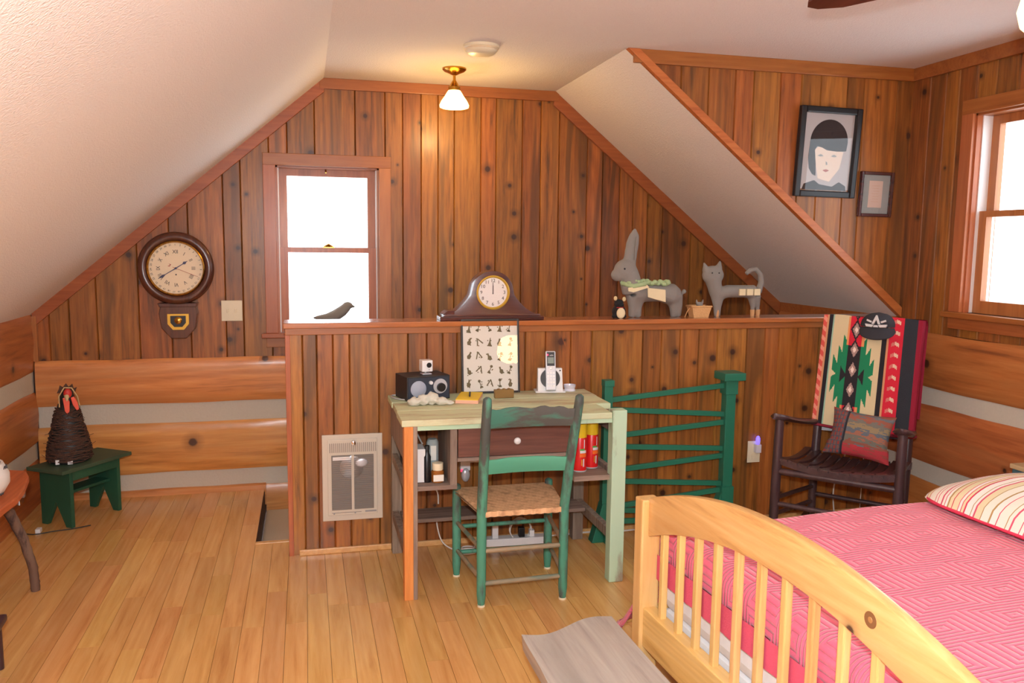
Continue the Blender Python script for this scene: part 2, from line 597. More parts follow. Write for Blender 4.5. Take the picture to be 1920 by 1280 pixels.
# facing -Y text frame: local x -> X, local y -> Z, local z -> -Y
def faceY(x, y, z, rot=0):
    return Matrix.Translation((x, y, z)) @ Matrix(((1, 0, 0, 0), (0, 0, -1, 0), (0, 1, 0, 0), (0, 0, 0, 1))) @ Matrix.Rotation(rot, 4, 'Z')


def color_faces(me, fn):
    """fn(center) -> sRGB tuple; stored per face corner"""
    ca = me.color_attributes.new('Col', 'FLOAT_COLOR', 'CORNER')
    for p in me.polygons:
        c = lin(fn(p.center))
        for li in p.loop_indices:
            ca.data[li].color = c

# ================================================================ STRUCTURE
GY, LX, RX, CZ = 5.14, -1.49, 3.20, 2.458      # gable wall, left wall, right wall, flat ceiling
CY, HY = 3.93, 3.97                            # dormer cheek wall, half wall face


def clip(poly, a, b, c):
    out = []
    for i, p in enumerate(poly):
        q = poly[(i + 1) % len(poly)]
        dp, dq = a * p[0] + b * p[1] - c, a * q[0] + b * q[1] - c
        if dp <= 0:
            out.append(p)
        if (dp < 0 < dq) or (dq < 0 < dp):
            t = dp / (dp - dq)
            out.append((p[0] + (q[0] - p[0]) * t, p[1] + (q[1] - p[1]) * t))
    return out


def rect_clip(poly, u0, u1, v0, v1):
    for a, b, c in ((-1, 0, -u0), (1, 0, u1), (0, -1, -v0), (0, 1, v1)):
        poly = clip(poly, a, b, c)
        if len(poly) < 3:
            return []
    return poly


def minus_holes(poly, u0, u1, holes, v0=-9, v1=9):
    """strip of a wall outline with window openings taken out, as convex pieces"""
    hs = sorted([h for h in holes if h[0] < u1 - 1e-4 and h[1] > u0 + 1e-4])
    if not hs:
        p = rect_clip(poly, u0, u1, v0, v1)
        return [p] if p else []
    h = hs[0]
    res = []
    if h[0] > u0 + 1e-4:
        res += minus_holes(poly, u0, h[0], holes, v0, v1)
    a, b = max(u0, h[0]), min(u1, h[1])
    for lo, hi in ((v0, h[2]), (h[3], v1)):
        p = rect_clip(poly, a, b, lo, hi)
        if p:
            res.append(p)
    if h[1] < u1 - 1e-4:
        res += minus_holes(poly, h[1], u1, holes, v0, v1)
    return res


def board(parent, poly, fn, mat, g=.0048, th=.02, dep=.009, name='board'):
    """tongue-and-groove board: outline poly (u,v), fn(u,v,d) -> point, d = distance behind the face"""
    us = [p[0] for p in poly]
    c, w = (min(us) + max(us)) / 2, max(us) - min(us)
    k = max(.2, (w - 2 * g) / max(w, 1e-4))
    n = len(poly)
    vs = [fn(c + (u - c) * k, v, 0) for u, v in poly] + [fn(u, v, dep) for u, v in poly] + [fn(u, v, th) for u, v in poly]
    fs = [tuple(range(n)), tuple(range(2 * n, 3 * n))[::-1]]
    for r in (0, 1):
        fs += [(r * n + i, (r + 1) * n + i, (r + 1) * n + (i + 1) % n, r * n + (i + 1) % n) for i in range(n)]
    return MB().add(vs, fs).build(name, mat, parent)


def hewn(parent, axis, a0, a1, z0, z1, face, back, mat, seed, name='log'):
    """squared log with axe-hewn face; axis 'X' faces -Y, 'Y' faces +X/-X by sign of back-face"""
    nu = max(4, int((a1 - a0) / .07))
    s = 1 if back > face else -1
    prof = [(0, back), (0, face + s * .012), (.06, face + s * .003), (.3, face), (.55, face - s * .002), (.8, face), (.95, face + s * .003), (1, face + s * .012), (1, back)]
    vs = []
    for i in range(nu + 1):
        a = a0 + (a1 - a0) * i / nu
        e0 = noise.noise(Vector((a * 2.2, seed, 0))) * .012
        e1 = noise.noise(Vector((a * 2.2, seed, 5))) * .012
        for j, (t, d) in enumerate(prof):
            z = z0 + e0 + (z1 + e1 - z0 - e0) * t
            if 1 < j < 7:
                d += s * noise.noise(Vector((a * 5, z * 9, seed))) * .007
            vs.append((a, d, z) if axis == 'X' else (d, a, z))
    m = len(prof)
    fs = [(i * m + j, (i + 1) * m + j, (i + 1) * m + j + 1, i * m + j + 1) for i in range(nu) for j in range(m - 1)]
    fs += [tuple(range(m)), tuple(range(nu * m, nu * m + m))[::-1]]
    return MB().add(vs, fs).build(name, mat, parent, smooth=40)


# ---- gable wall -------------------------------------------------
GAB = [(-1.62, -2.4), (3.32, -2.4), (3.32, 1.03), (1.545, 2.458), (.125, 2.458), (-1.62, .974)]
GHOLE = [(-.198, .481, .94, 1.96)]
mb = MB()
for p in minus_holes(GAB, -1.62, 3.32, [(-.164, .445, .952, 1.95)]):
    mb.prism(p, 'Y', GY + .022, GY + .16)
wall_back = tag(mb.build('wall_back', 'groove'), 'gable wall of vertical knotty pine boards above hewn logs', 'wall', kind='structure')
seams = [-1.49, -1.409, -1.305, -1.16, -.936, -.762, -.656, -.46, -.36, -.198, -.093, .066, .303, .481, .587, .70, .804, .905, 1.073, 1.17, 1.339, 1.46,
         1.582, 1.772, 1.879, 2.0, 2.096, 2.199, 2.306, 2.515, 2.618, 2.801, 2.93, 3.06, 3.2]
for a, b in zip(seams, seams[1:]):
    for p in minus_holes(GAB, a, b, GHOLE, .812, 2.458):
        board(wall_back, p, lambda u, v, d: (u, GY + d, v), 'board')
hewn(wall_back, 'X', LX, RX, .552, .815, GY - .02, GY + .022, 'log', 1)
hewn(wall_back, 'X', LX, RX, .134, .432, GY - .02, GY + .022, 'log', 2)
hewn(wall_back, 'X', -.255, RX, -.40, .03, GY - .015, GY + .022, 'log', 3)
hewn(wall_back, 'X', LX, -.255, -.10, .034, GY - .03, GY + .022, 'log', 4)
for z0, z1 in ((.42, .56), (.02, .14)):
    MB().box(LX, RX, GY + .002, GY + .03, z0, z1).build('chinking', 'chink', wall_back)

# ---- left wall: logs and chinking ------------------------------
wall_left = tag(MB().box(LX - .14, LX - .03, -1.4, GY + .02, -.1, 1.12).build('wall_left', 'groove'), 'low log wall with grey chinking under the left slope', 'wall', kind='structure')
for k, (z0, z1) in enumerate(((.752, 1.085), (.345, .64), (-.05, .25))):
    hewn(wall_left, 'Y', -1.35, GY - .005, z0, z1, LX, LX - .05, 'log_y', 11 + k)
for z0, z1 in ((.63, .76), (.24, .355)):
    MB().box(LX - .04, LX - .014, -1.35, GY, z0, z1).build('chinking', 'chink', wall_left)
MB().box(LX - .002, LX + .022, GY - .025, GY, .815, 1.07).build('corner_strip', 'trim_z', wall_left)

# ---- right wall: logs below, boards above, dormer windows ------
RW = [(-1.4, 1.06), (GY + .02, 1.06), (GY + .02, 1.12), (CY + .02, 1.12), (CY + .02, 2.458), (-1.4, 2.458)]
RH = [(2.70, 3.48, 1.186, 2.164), (.85, 1.75, 1.186, 2.164), (-.45, .45, 1.186, 2.164)]
R1 = [(-1.4, 1.06), (CY + .09, 1.06), (CY + .09, 2.47), (-1.4, 2.47)]
mb = MB()
for p in minus_holes(R1, -1.4, CY + .09, RH):
    mb.prism(p, 'X', RX + .022, RX + .14)
mb.box(RX + .022, RX + .14, CY + .02, GY + .16, 1.06, 1.14)
mb.box(RX + .022, RX + .14, -1.4, GY + .16, -2.4, 1.06)
wall_right = tag(mb.build('wall_right', 'groove'), 'dormer window wall of pine boards above hewn logs', 'wall', kind='structure')
ys = [CY + .02]
rr = random.Random(3)
for y in (3.80, 3.69, 3.60, 3.48):
    ys.append(y)
while ys[-1] > -1.3:
    ys.append(ys[-1] - rr.uniform(.095, .165))
for a, b in zip(ys, ys[1:]):
    for p in minus_holes(R1, b, a, [(h[0] - .01, h[1] + .01, h[2] - .02, h[3] + .01) for h in RH], 1.06, CZ):
        board(wall_right, p, lambda u, v, d: (RX + d, u, v), 'board_y')
MB().box(RX, RX + .03, CY, GY, 1.06, 1.125).build('board', 'trim', wall_right)
for k, (z0, z1) in enumerate(((.772, 1.06), (.368, .678), (-.30, .27))):
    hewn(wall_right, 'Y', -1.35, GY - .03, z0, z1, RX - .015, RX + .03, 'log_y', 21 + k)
for z0, z1 in ((.66, .785), (.26, .38)):
    MB().box(RX + .004, RX + .03, -1.35, GY, z0, z1).build('chinking', 'chink', wall_right)

# ---- dormer cheek wall -----------------------------------------
TRI = [(1.545, CZ), (3.2, 1.123), (3.2, CZ)]
wall_dormer = tag(MB().prism([(1.6, CZ), (3.2, 1.17), (3.2, CZ)], 'Y', CY + .021, CY + .05).build('wall_dormer', 'groove'),
                  'triangular cheek wall of pine boards holding two pictures', 'wall', kind='structure')
seams = [1.545, 1.70, 1.84, 1.992, 2.141, 2.245, 2.399, 2.52, 2.635, 2.795, 2.896, 3.102, 3.216]
TRI = [(1.545, CZ), (3.216, 1.111), (3.216, CZ)]
for a, b in zip(seams, seams[1:]):
    p = rect_clip(TRI, a, b, 1.1, CZ)
    if p:
        board(wall_dormer, p, lambda u, v, d: (u, CY + d, v), 'board')

# ---- wall behind the photographer ------------------------------
FW = [(-1.62, -.1), (3.32, -.1), (3.32, 2.5), (.125, 2.5), (-1.62, 1.0)]
FH2 = [(-.35, .45, .8, 2.0)]
mb = MB()
for p in minus_holes(FW, -1.62, 3.32, FH2):
    mb.prism(p, 'Y', -1.42, -1.30)
wall_front = tag(mb.build('wall_front', 'board'), 'pine wall with an added fill window behind the photographer', 'wall', kind='structure')

# ---- ceiling ----------------------------------------------------
mb = MB()
mb.box(.06, 3.34, -1.45, CY + .03, CZ, CZ + .12)
mb.box(.06, 1.70, CY + .03, GY + .16, CZ, CZ + .12)
tag(mb.build('ceiling', 'ceil'), 'flat textured white ceiling over the middle of the room', 'ceiling', kind='structure')
sl = Vector((-1.62, 0, .974)) - Vector((.125, 0, 2.458))
tag(MB().prism([(.125, CZ), (-1.66, CZ - 1.785 * .8505), (-1.66, CZ - 1.785 * .8505 + .18), (.125, CZ + .12)], 'Y', -1.45, GY + .16).build('ceiling', 'ceil'),
    'large white sloping ceiling on the left', 'ceiling', kind='structure')
tag(MB().prism([(1.545, CZ), (3.34, CZ - 1.795 * .8066), (3.34, CZ - 1.795 * .8066 + .17), (1.545, CZ + .12)], 'Y', CY + .012, GY + .16).build('ceiling', 'ceil'),
    'narrow white sloping ceiling strip between gable and dormer', 'ceiling', kind='structure')


# ---- trims ------------------------------------------------------
def trim(name_n, label, mb, mat='trim'):
    return tag(mb.build('trim_%d' % name_n, mat, bevel=.003), label, 'trim', kind='structure')


def strip2(p, q, w, side=1):
    d = (Vector(q) - Vector(p)).normalized()
    nrm = Vector((-d.y, d.x)) * w * side
    return [tuple(p), tuple(q), tuple(Vector(q) + nrm), tuple(Vector(p) + nrm)]


trim(1, 'sloping trim board along the left edge of gable', MB().prism(clip(clip([(.105, CZ - .01), (-1.49, 1.09), (-1.49, 1.005), (.13, CZ - .095 + .02)], 1, 0, .125), -1, 0, 1.49), 'Y', GY - .022, GY + .001))
trim(2, 'flat trim board along the top of gable', MB().box(.10, 1.57, GY - .024, GY + .001, CZ - .062, CZ))
trim(3, 'sloping trim board along the right edge of gable', MB().prism([(1.545, CZ), (3.2, CZ - 1.655 * .8066), (3.2, CZ - 1.655 * .8066 - .088), (1.535, CZ - .085)], 'Y', GY - .022, GY + .001))
trim(4, 'trim board along the top of picture wall', MB().box(1.58, RX, CY - .02, CY + .001, CZ - .066, CZ))
trim(5, 'slanted trim along the lower edge of picture wall', MB().prism([(1.545, CZ), (1.605, CZ), (3.2, 1.178), (3.2, 1.123)], 'Y', CY - .024, CY + .012), 'trim_light')
trim(6, 'trim board along the top of window wall', MB().box(RX - .02, RX + .001, -1.3, CY - .02, CZ - .066, CZ))

# ---- half wall around the stairs -------------------------------
mb = MB().box(-.08, RX, HY + .021, HY + .12, -.30, 1.10)
wall_half = tag(mb.build('wall_partition', 'groove'), 'half-height pine board wall screening the stairwell', 'wall', kind='structure')
seams = [-.08, -.02, .0 + .045, .12, .197, .335, .475, .566, .645, .716, .80, .90, 1.0, 1.062, 1.168, 1.301, 1.415, 1.531, 1.693, 1.798, 1.903, 2.011, 2.119, 2.292, 2.40, 2.485, 2.60, 2.73, 2.83, 2.97, 3.08, 3.2]
for a, b in zip(seams, seams[1:]):
    board(wall_half, [(a, 0), (b, 0), (b, 1.102), (a, 1.102)], lambda u, v, d: (u, HY + d, v), 'board')
MB().box(-.098, -.075, HY - .006, HY + .13, -.02, 1.10).build('end_board', 'trim_z', wall_half, bevel=.002)
MB().box(-.105, RX, HY - .034, HY + .16, 1.101, 1.126).build('cap_board', 'cap', wall_half, bevel=.004)
MB().box(-.098, RX, HY - .014, HY + .001, 1.068, 1.101).build('cap_moulding', 'trim', wall_half, bevel=.003)
tag(MB().box(-.05, RX, HY - .014, HY + .001, 0, .028).build('baseboard_partition', 'bedpine_y', bevel=.004), 'thin light shoe moulding at the foot of half wall', 'baseboard', kind='structure')

# ---- floor ------------------------------------------------------
mb = MB().box(-1.6, 3.3, -1.42, 4.19, -.16, -.012).box(-1.6, -.262, 4.19, GY + .02, -.16, -.012)
floor = tag(mb.build('floor', 'groove'), 'glossy maple plank floor', 'floor', kind='structure')
rest = MB()
rf = random.Random(11)
pw = .083
x = LX - .02
meshcache = {}
while x < 3.2:
    y = -1.4 + rf.uniform(0, .5)
    y0 = -1.3
    yend = GY - .03 if x + pw < -.24 else (4.19 if x + pw / 2 < -.06 else HY + .004)
    while y0 < yend - .01:
        ln = rf.uniform(.35, 1.25)
        y1 = min(y0 + ln, yend)
        if yend - y1 < .15:
            y1 = yend
        vis = y1 > 2.3 and x < 1.75 and x > -1.5 or y1 > 3.0
        if vis:
            b = [(x + .0007, y0 + .0006), (x + pw - .0007, y0 + .0006), (x + pw - .0007, y1 - .0006), (x + .0007, y1 - .0006)]
            MB().prism(b, 'Z', -.012, rf.uniform(-.0004, .0003)).build('plank', 'plank', floor)
        else:
            rest.box(x + .0007, x + pw - .0007, y0 + .0006, y1 - .0006, -.012, rf.uniform(-.0004, .0003))
        y0 = y1
    x += pw
tag(rest.build('planking', 'plank', floor), kind='stuff')
tag(MB().box(-.268, -.06, 4.165, 4.195, -.02, .004).build('trim_7', 'plank', bevel=.004), 'floor nosing at the top of stairs', 'trim', kind='structure')

# ---- stairs going down behind the half wall --------------------
stairs = thing('stairs', 'beige carpeted stairs going down behind the half wall', 'stairs', kind='structure')
for k in range(9):
    x0 = -.255 + (0 if k == 0 else .60 + (k - 1) * .27)
    x1 = .345 + k * .27
    z = -.13 - k * .19
    MB().box(x0, x1 + .03, 4.10, GY - .016, z - .24, z).build('tread', 'carpet', stairs, bevel=.012)
MB().box(x1, RX, 4.10, GY, z - .28, z - .19).build('landing', 'carpet', stairs)
MB().box(-.34, RX, 4.09, 4.12, -2.3, -.02).build('side_panel', 'ceil', stairs)


# ---- windows ----------------------------------------------------
def window(n, label, loc, rz, w, h, detail=True):
    t = thing('window_%d' % n, label, 'window', loc, rz, kind='structure')
    hw = w / 2
    for s in (-1, 1):
        MB().box(*sorted((s * (hw - .004), s * (hw + .068))), -.02, .004, -.0, h + .002).build('casing', 'trim_z', t, bevel=.003)
        MB().box(*sorted((s * (hw - .014), s * (hw + .002))), 0, .15, -.02, h + .02).build('jamb', 'trim_z', t)
        MB().box(*sorted((s * (hw - .020), s * (hw - .013))), .030, .138, 0, h - .01).build('jamb_liner', 'white', t)
    MB().box(-hw - .068, hw + .068, -.022, .004, h - .004, h + .066).build('casing', 'trim', t, bevel=.003)
    MB().box(-hw, hw, 0, .15, h - .014, h + .02).build('head_jamb', 'trim', t)
    MB().box(-hw - .095, hw + .095, -.045, .004, -.028, 0).build('stool', 'trim', t, bevel=.005)
    MB().box(-hw, hw, .0, .16, -.028, -.002).build('sill', 'trim', t)
    MB().box(-hw - .068, hw + .068, -.018, .004, -.085, -.028).build('apron', 'trim', t, bevel=.003)
    iw = hw - .02
    mid = h * .5
    for nm, z0, z1, y0, br, tr in (('lower_sash', .0, mid + .014, .045, .062, .03), ('upper_sash', mid - .014, h - .014, .085, .03, .042)):
        m = MB()
        m.box(-iw, -iw + .046, y0, y0 + .034, z0, z1)
        m.box(iw - .046, iw, y0, y0 + .034, z0, z1)
        m.box(-iw + .046, iw - .046, y0, y0 + .034, z0, z0 + br)
        m.box(-iw + .046, iw - .046, y0, y0 + .034, z1 - tr, z1)
        s = m.build(nm, 'trim_z', t)
        MB().box(-iw + .044, iw - .044, y0 + .015, y0 + .019, z0 + br - .002, z1 - tr + .002).build('pane', 'glass', s)
    if detail:
        lk = MB().tube([(-.03, .055, mid + .016), (.0, .055, mid + .03), (.03, .055, mid + .016)], [.006, .011, .006], 8)
        lk.box(-.035, .035, .045, .075, mid + .012, mid + .019)
        lk.build('sash_lock', 'brass', t, smooth=40)
        MB().tube([(-.01, .06, h - .016), (-.01, .05, h - .035)], .005, 8).build('pull', 'brass', t)
    return t


window(1, 'bright double-hung window in the gable wall', (.14, GY, .955), 0, .61, .995)
window(2, 'bright double-hung window at the right edge', (RX, 3.09, 1.186), -PI / 2, .78, .978)
window(3, 'second dormer window, unseen, added as fill light', (RX, 1.30, 1.186), -PI / 2, .90, .978)  # out of view, put in so more daylight reaches the left slope
window(5, 'third dormer window, unseen, added to brighten the left slope', (RX, .0, 1.186), -PI / 2, .90, .978)  # out of view, added only to lift the light on the left
window(4, 'unseen window added behind the photographer as fill light', (.05, -1.30, .8), PI, .80, 1.2, False)  # out of view, added to fill the room from the rear

# ================================================================ BED
bed = thing('bed', 'pine bed with arched slatted footboard', 'bed', (1.02, 2.415, 0), math.radians(3.4))
for y0 in (-1.43, -.055):
    m = MB().box(0, .066, y0, y0 + .055, 0, .70)
    m.build('post', 'bedpine', bed, bevel=.006)


def arch(s, top):
    return .836 - .128 * ((s - .66) / .66) ** 2 if top else .722 - .142 * ((s - .66) / .66) ** 2


ns = 48
pts = [(-.055 - 1.32 * i / ns, arch(1.32 * i / ns, True)) for i in range(ns + 1)] + [(-.055 - 1.32 * i / ns, arch(1.32 * i / ns, False)) for i in range(ns, -1, -1)]
n = ns + 1
m = MB()
vs, fs = [], []
for i in range(ns + 1):
    s_ = 1.32 * i / ns
    y_ = -.055 - s_
    for xx, zz in ((.021, arch(s_, False)), (.052, arch(s_, False)), (.052, arch(s_, True)), (.021, arch(s_, True))):
        vs.append((xx, y_, zz))
for i in range(ns):
    for k in range(4):
        fs.append((i * 4 + k, i * 4 + (k + 1) % 4, (i + 1) * 4 + (k + 1) % 4, (i + 1) * 4 + k))
fs += [(0, 1, 2, 3), (ns * 4 + 3, ns * 4 + 2, ns * 4 + 1, ns * 4)]
m.add(vs, fs).build('arched_rail', 'bedpine_y', bed, bevel=.005, smooth=35)
kn = MB()
kn.lathe([(.0, -.0006), (.0175, -.0005), (.0185, .001)], (.0212, -.055 - .985, arch(.985, True) - .055), 'X', 20)
kn = kn.build('knot', 'knot', bed)
MB().lathe([(.0, -.0012), (.006, -.0011), (.007, .0)], (.0212, -.055 - .985, arch(.985, True) - .055), 'X', 16).build('knot_heart', 'knotin', kn)
for k in range(12):
    s_ = .071 + .1015 * k + .012
    MB().box(.027, .047, -.055 - s_ - .011, -.055 - s_ + .011, .342, arch(s_, False) + .006).build('spindle', 'bedpine', bed, bevel=.004)
MB().box(.012, .056, -1.376, -.054, .215, .345).build('lower_rail', 'bedpine_y', bed, bevel=.004)
for y0 in (-.05, -1.405):
    MB().box(.066, 2.06, y0, y0 + .025, .20, .34).build('side_rail', 'bedpine_y', bed, bevel=.003)
for y0 in (-1.43, -.055):
    MB().box(2.03, 2.09, y0, y0 + .055, 0, 1.0).build('post', 'bedpine', bed, bevel=.006)
MB().box(2.045, 2.075, -1.376, -.054, .45, .98).build('headboard_panel', 'bedpine_y', bed, bevel=.006)
MB().box(.08, 2.03, -1.38, -.055, .17, .34).build('box_spring', 'sheet', bed, bevel=.02)

mat_ = tag(MB().box(.078, 2.03, -1.385, -.045, .342, .582).build('mattress', 'sheet', bevel=.04), 'white mattress under the pink quilt on the pine bed', 'mattress')
mat_.location = bed.location
mat_.rotation_euler = bed.rotation_euler


# quilt: pieced pattern as stitched relief
def quilt_mat():
    m, n, b = nt('pink_quilt')
    uv = N(n, 'ShaderNodeUVMap')
    sx = N(n, 'ShaderNodeSeparateXYZ')
    L(n, uv.outputs[0], sx.inputs[0])

    def cell(sock, k, off=0.0):
        f = mth(n, 'FRACT', mth(n, 'MULTIPLY_ADD', sock, k, off))
        return mth(n, 'ABSOLUTE', mth(n, 'SUBTRACT', f, .5))
    row = mth(n, 'FLOOR', mth(n, 'MULTIPLY', sx.outputs[1], 7.5))
    sh = mth(n, 'MULTIPLY', row, .5)
    fu = mth(n, 'FRACT', mth(n, 'MULTIPLY_ADD', sx.outputs[0], 4.4, sh))
    u = mth(n, 'ABSOLUTE', mth(n, 'SUBTRACT', fu, .5))
    v = cell(sx.outputs[1], 7.5)
    mx = mth(n, 'MAXIMUM', u, v)
    w = mth(n, 'ABSOLUTE', mth(n, 'SINE', mth(n, 'MULTIPLY', mx, PI * 10)))
    h = mth(n, 'POWER', w, .45)
    bp = N(n, 'ShaderNodeBump', i_Strength=.85, i_Distance=.006)
    nz = N(n, 'ShaderNodeTexNoise', i_Scale=120.0, i_Detail=2.0)
    L(n, mth(n, 'MULTIPLY_ADD', nz.outputs['Fac'], .25, h), bp.inputs['Height'])
    L(n, bp.outputs[0], b.inputs['Normal'])
    c = mix(n, h, lin((204, 78, 104)), lin((230, 100, 128)))
    big = N(n, 'ShaderNodeTexNoise', i_Scale=3.0, i_Detail=2.0)
    c = mix(n, mth(n, 'MULTIPLY', big.outputs['Fac'], .3), c, lin((230, 110, 128)))
    L(n, c, b.inputs['Base Color'])
    b.inputs['Roughness'].default_value = .9
    b.inputs['Sheen Weight'].default_value = .35
    b.inputs['Specular IOR Level'].default_value = .2
    return m


M['quilt'] = quilt_mat()
M['quilthem'] = plain('quilt_hem', (206, 78, 104), .9, bump=.3, bscale=200)
QT, QX0, QX1, QY0, QY1 = .604, .072, 2.0, -1.41, -.028   # top height and edges in bed space


def quilt_pt(p, q):
    """p along the bed (negative = hanging over the foot), q across (negative hangs far side, beyond width hangs near side)"""
    wd = QY1 - QY0
    R = .05
    def edge(t):
        # t>0 inside, t<0 hanging; returns inward offset and drop, with a rounded shoulder
        if t > R * 1.57:
            return t - R * .57, 0
        if t > 0:
            a = t / (R * 1.57) * PI / 2
            return R - R * math.cos(PI / 2 - (PI / 2 - a)) if False else R * (1 - math.cos(a)), R * (1 - math.sin(a))
        return 0, R - t
    ix, dx = edge(p)
    iy, dy = edge(q)
    iy2, dy2 = edge(wd + R * 1.14 - q)
    x = QX0 + ix
    y = QY1 - iy
    if q > wd / 2:
        y = QY0 + iy2
        dy = dy2
    drop = max(dx, dy) + .25 * min(dx, dy)
    drop = min(drop, .46)
    if dy > .05 and q < wd / 2:
        fl = (dy - .05) / .42
        y += .29 * fl ** 1.3 * max(.06, min(1, 1.15 - 1.6 * p))
        x += .03 * fl * math.sin(p * 9)
        y += .025 * fl * math.sin(p * 14)
    if dy2 > .05 and q > wd / 2:
        y -= .05 * (dy2 - .05) / .42
    z = QT - drop + .004 * noise.noise(Vector((x * 5, y * 5, 1)))
    z += .010 * noise.noise(Vector((x * 1.7, y * 1.7, 4)))
    return (x, y, z)


wd = QY1 - QY0
p0, p1, q0, q1 = -.055, 1.95, -.42, wd + .057 + .40
nu, nv = 110, 120
mb = MB().grid(lambda a, b: quilt_pt(p0 + (p1 - p0) * a, q0 + (q1 - q0) * b), nu, nv)
me = mb.mesh('quilt', smooth=180)
uvl = me.uv_layers.new(name='UVMap')
for pl in me.polygons:
    for li, vi in zip(pl.loop_indices, pl.vertices):
        j, i = divmod(vi, nu + 1)
        uvl.data[li].uv = (p0 + (p1 - p0) * i / nu, q0 + (q1 - q0) * j / nv)
me.materials.append(M['quilt'])
quilt = tag(link('quilt', me), 'pink stitched quilt spread over the pine bed', 'quilt')
quilt.location = bed.location
quilt.rotation_euler = bed.rotation_euler
so = quilt.modifiers.new('thick', 'SOLIDIFY')
so.thickness = .008
so.offset = -1
MB().grid(lambda a, b: (QX0 - .017 - .002 * math.sin(b * 60), QY1 - .03 - 1.31 * b, .520 - .082 * a), 2, 40).build('hem', 'quilthem', quilt)

# striped pillow shams
def sham(label, x0, x1, y0, y1, z, th, tilt, seed):
    t = thing('pillow', label, 'pillow', group='striped pillows on the bed')
    t.location = bed.matrix_basis @ Vector(((x0 + x1) / 2, (y0 + y1) / 2, z))
    t.rotation_euler = (0, tilt, bed.rotation_euler.z)
    hx, hy = (x1 - x0) / 2, (y1 - y0) / 2
    rg = random.Random(seed)
    def fn(sgn):
        def f(a, b):
            u, v = a * 2 - 1, b * 2 - 1
            e = max(0, (1 - abs(u) ** 2.6)) ** .55 * max(0, (1 - abs(v) ** 2.6)) ** .55
            x = u * hx * (1 - .12 * abs(v) ** 7)
            return (x, v * hy * (1 - .06 * abs(u) ** 7), th * .05 + (th * .9 * e if sgn > 0 else -th * .12 * e) + .006 * noise.noise(Vector((u * 3, v * 3, seed))))
        return f
    m = MB().grid(fn(1), 30, 220).grid(fn(-1), 12, 20)
    me = m.mesh('cover', smooth=180)
    stripes = []
    y = -1.2
    while y < 1.2:
        w_ = rg.choice([.010, .022, .030, .014])
        stripes.append((y, y + w_, rg.choice([(240, 232, 216), (242, 236, 226), (240, 232, 216), (226, 212, 172)])))
        y += w_
        w_ = rg.choice([.004, .006, .005])
        stripes.append((y, y + w_, rg.choice([(200, 60, 84), (200, 60, 84), (206, 90, 110), (170, 140, 90)])))
        y += w_
    def colr(c):
        for a, b, cc in stripes:
            if a <= c.y < b:
                return cc
        return (240, 232, 216)
    ca = me.color_attributes.new('Col', 'FLOAT_COLOR', 'CORNER')
    for pl in me.polygons:
        yy = ((pl.index // 30 + .5) / 220 * 2 - 1) * hy if pl.index < 30 * 220 else pl.center.y
        cc = lin(colr(Vector((0, yy, 0))))
        for li in pl.loop_indices:
            ca.data[li].color = cc
    me.materials.append(M['shamfab'])
    link('cover', me, t)
    per = []
    for k in range(81):
        a = 2 * PI * k / 80
        cx, sy = math.cos(a), math.sin(a)
        per.append((math.copysign(abs(cx) ** .30, cx) * hx * .985, math.copysign(abs(sy) ** .30, sy) * hy * .985, th * .05))
    MB().tube(per, .006, 8).build('piping', 'piping', t, smooth=60)
    return t


M['shamfab'] = attr_mat('striped_sham', .9, .15, 300)
M['piping'] = plain('red_piping', (214, 54, 84), .8)
sham('striped pillow with red piping lying flat on the pink quilt', 1.07, 1.66, -.76, -.04, .619, .125, .0, 5)
sham('striped pillow propped behind another striped pillow', 1.70, 2.00, -.78, -.06, .71, .12, -.55, 9)
sham('striped pillow on the near side of bed', 1.08, 1.66, -1.40, -.80, .614, .125, .0, 15)

# nightstand beyond the head of the bed
ns_ = thing('nightstand', 'teal box nightstand with tan top by the right wall', 'nightstand', (3.03, 2.675, 0))
MB().box(-.13, .145, -.125, .135, .0, .58).build('body', 'teal', ns_, bevel=.006)
MB().box(-.137, .15, -.13, .142, .58, .60).build('top', 'tan_top', ns_, bevel=.004)
d = MB().box(-.136, -.13, -.11, .11, .33, .53).build('door', 'teal', ns_, bevel=.002)
MB().ell((-.143, -.09, .43), (.01, .01, .01)).build('knob', 'brass', d, smooth=180)

# ================================================================ GREY BENCH at the bed foot
bn = thing('bench', 'rough grey weathered plank bench at the bed foot', 'bench', (.815, 1.62, 0), math.radians(2.0))
vs, fs = [], []
nb = 14
nl = 40
for j in range(nl + 1):
    for i in range(nb + 1):
        u = i / nb
        x_ = -.158 + .316 * u
        end = .755 + .035 * math.sin(u * 5.2 + 3.6) + .012 * u
        yv = -.75 + (end + .75) * j / nl
        xx = x_ + (.008 * noise.noise(Vector((0, yv * 3, i // nb))) if i in (0, nb) else 0)
        xx -= (.018 * max(0, 1 - abs(yv - .45) / .3) if i == 0 else 0)
        vs.append((xx, yv, .302 + .004 * noise.noise(Vector((x_ * 9, yv * 4, 2)))))
k0 = len(vs)
vs += [(v[0] + .004 * (1 - 2 * ((q % (nb + 1)) / nb)), v[1] - .004, v[2] - .048) for q, v in enumerate(vs)]
for j in range(nl):
    for i in range(nb):
        a = j * (nb + 1) + i
        fs += [(a, a + 1, a + nb + 2, a + nb + 1), (k0 + a, k0 + a + nb + 1, k0 + a + nb + 2, k0 + a + 1)]
for i in range(nb):
    a, b_ = i, nl * (nb + 1) + i
    fs += [(a, k0 + a, k0 + a + 1, a + 1), (b_, b_ + 1, k0 + b_ + 1, k0 + b_)]
for j in range(nl):
    a, b_ = j * (nb + 1), j * (nb + 1) + nb
    fs += [(a, a + nb + 1, k0 + a + nb + 1, k0 + a), (b_, k0 + b_, k0 + b_ + nb + 1, b_ + nb + 1)]
MB().add(vs, fs).build('top_board', 'bench_grey', bn, smooth=35)
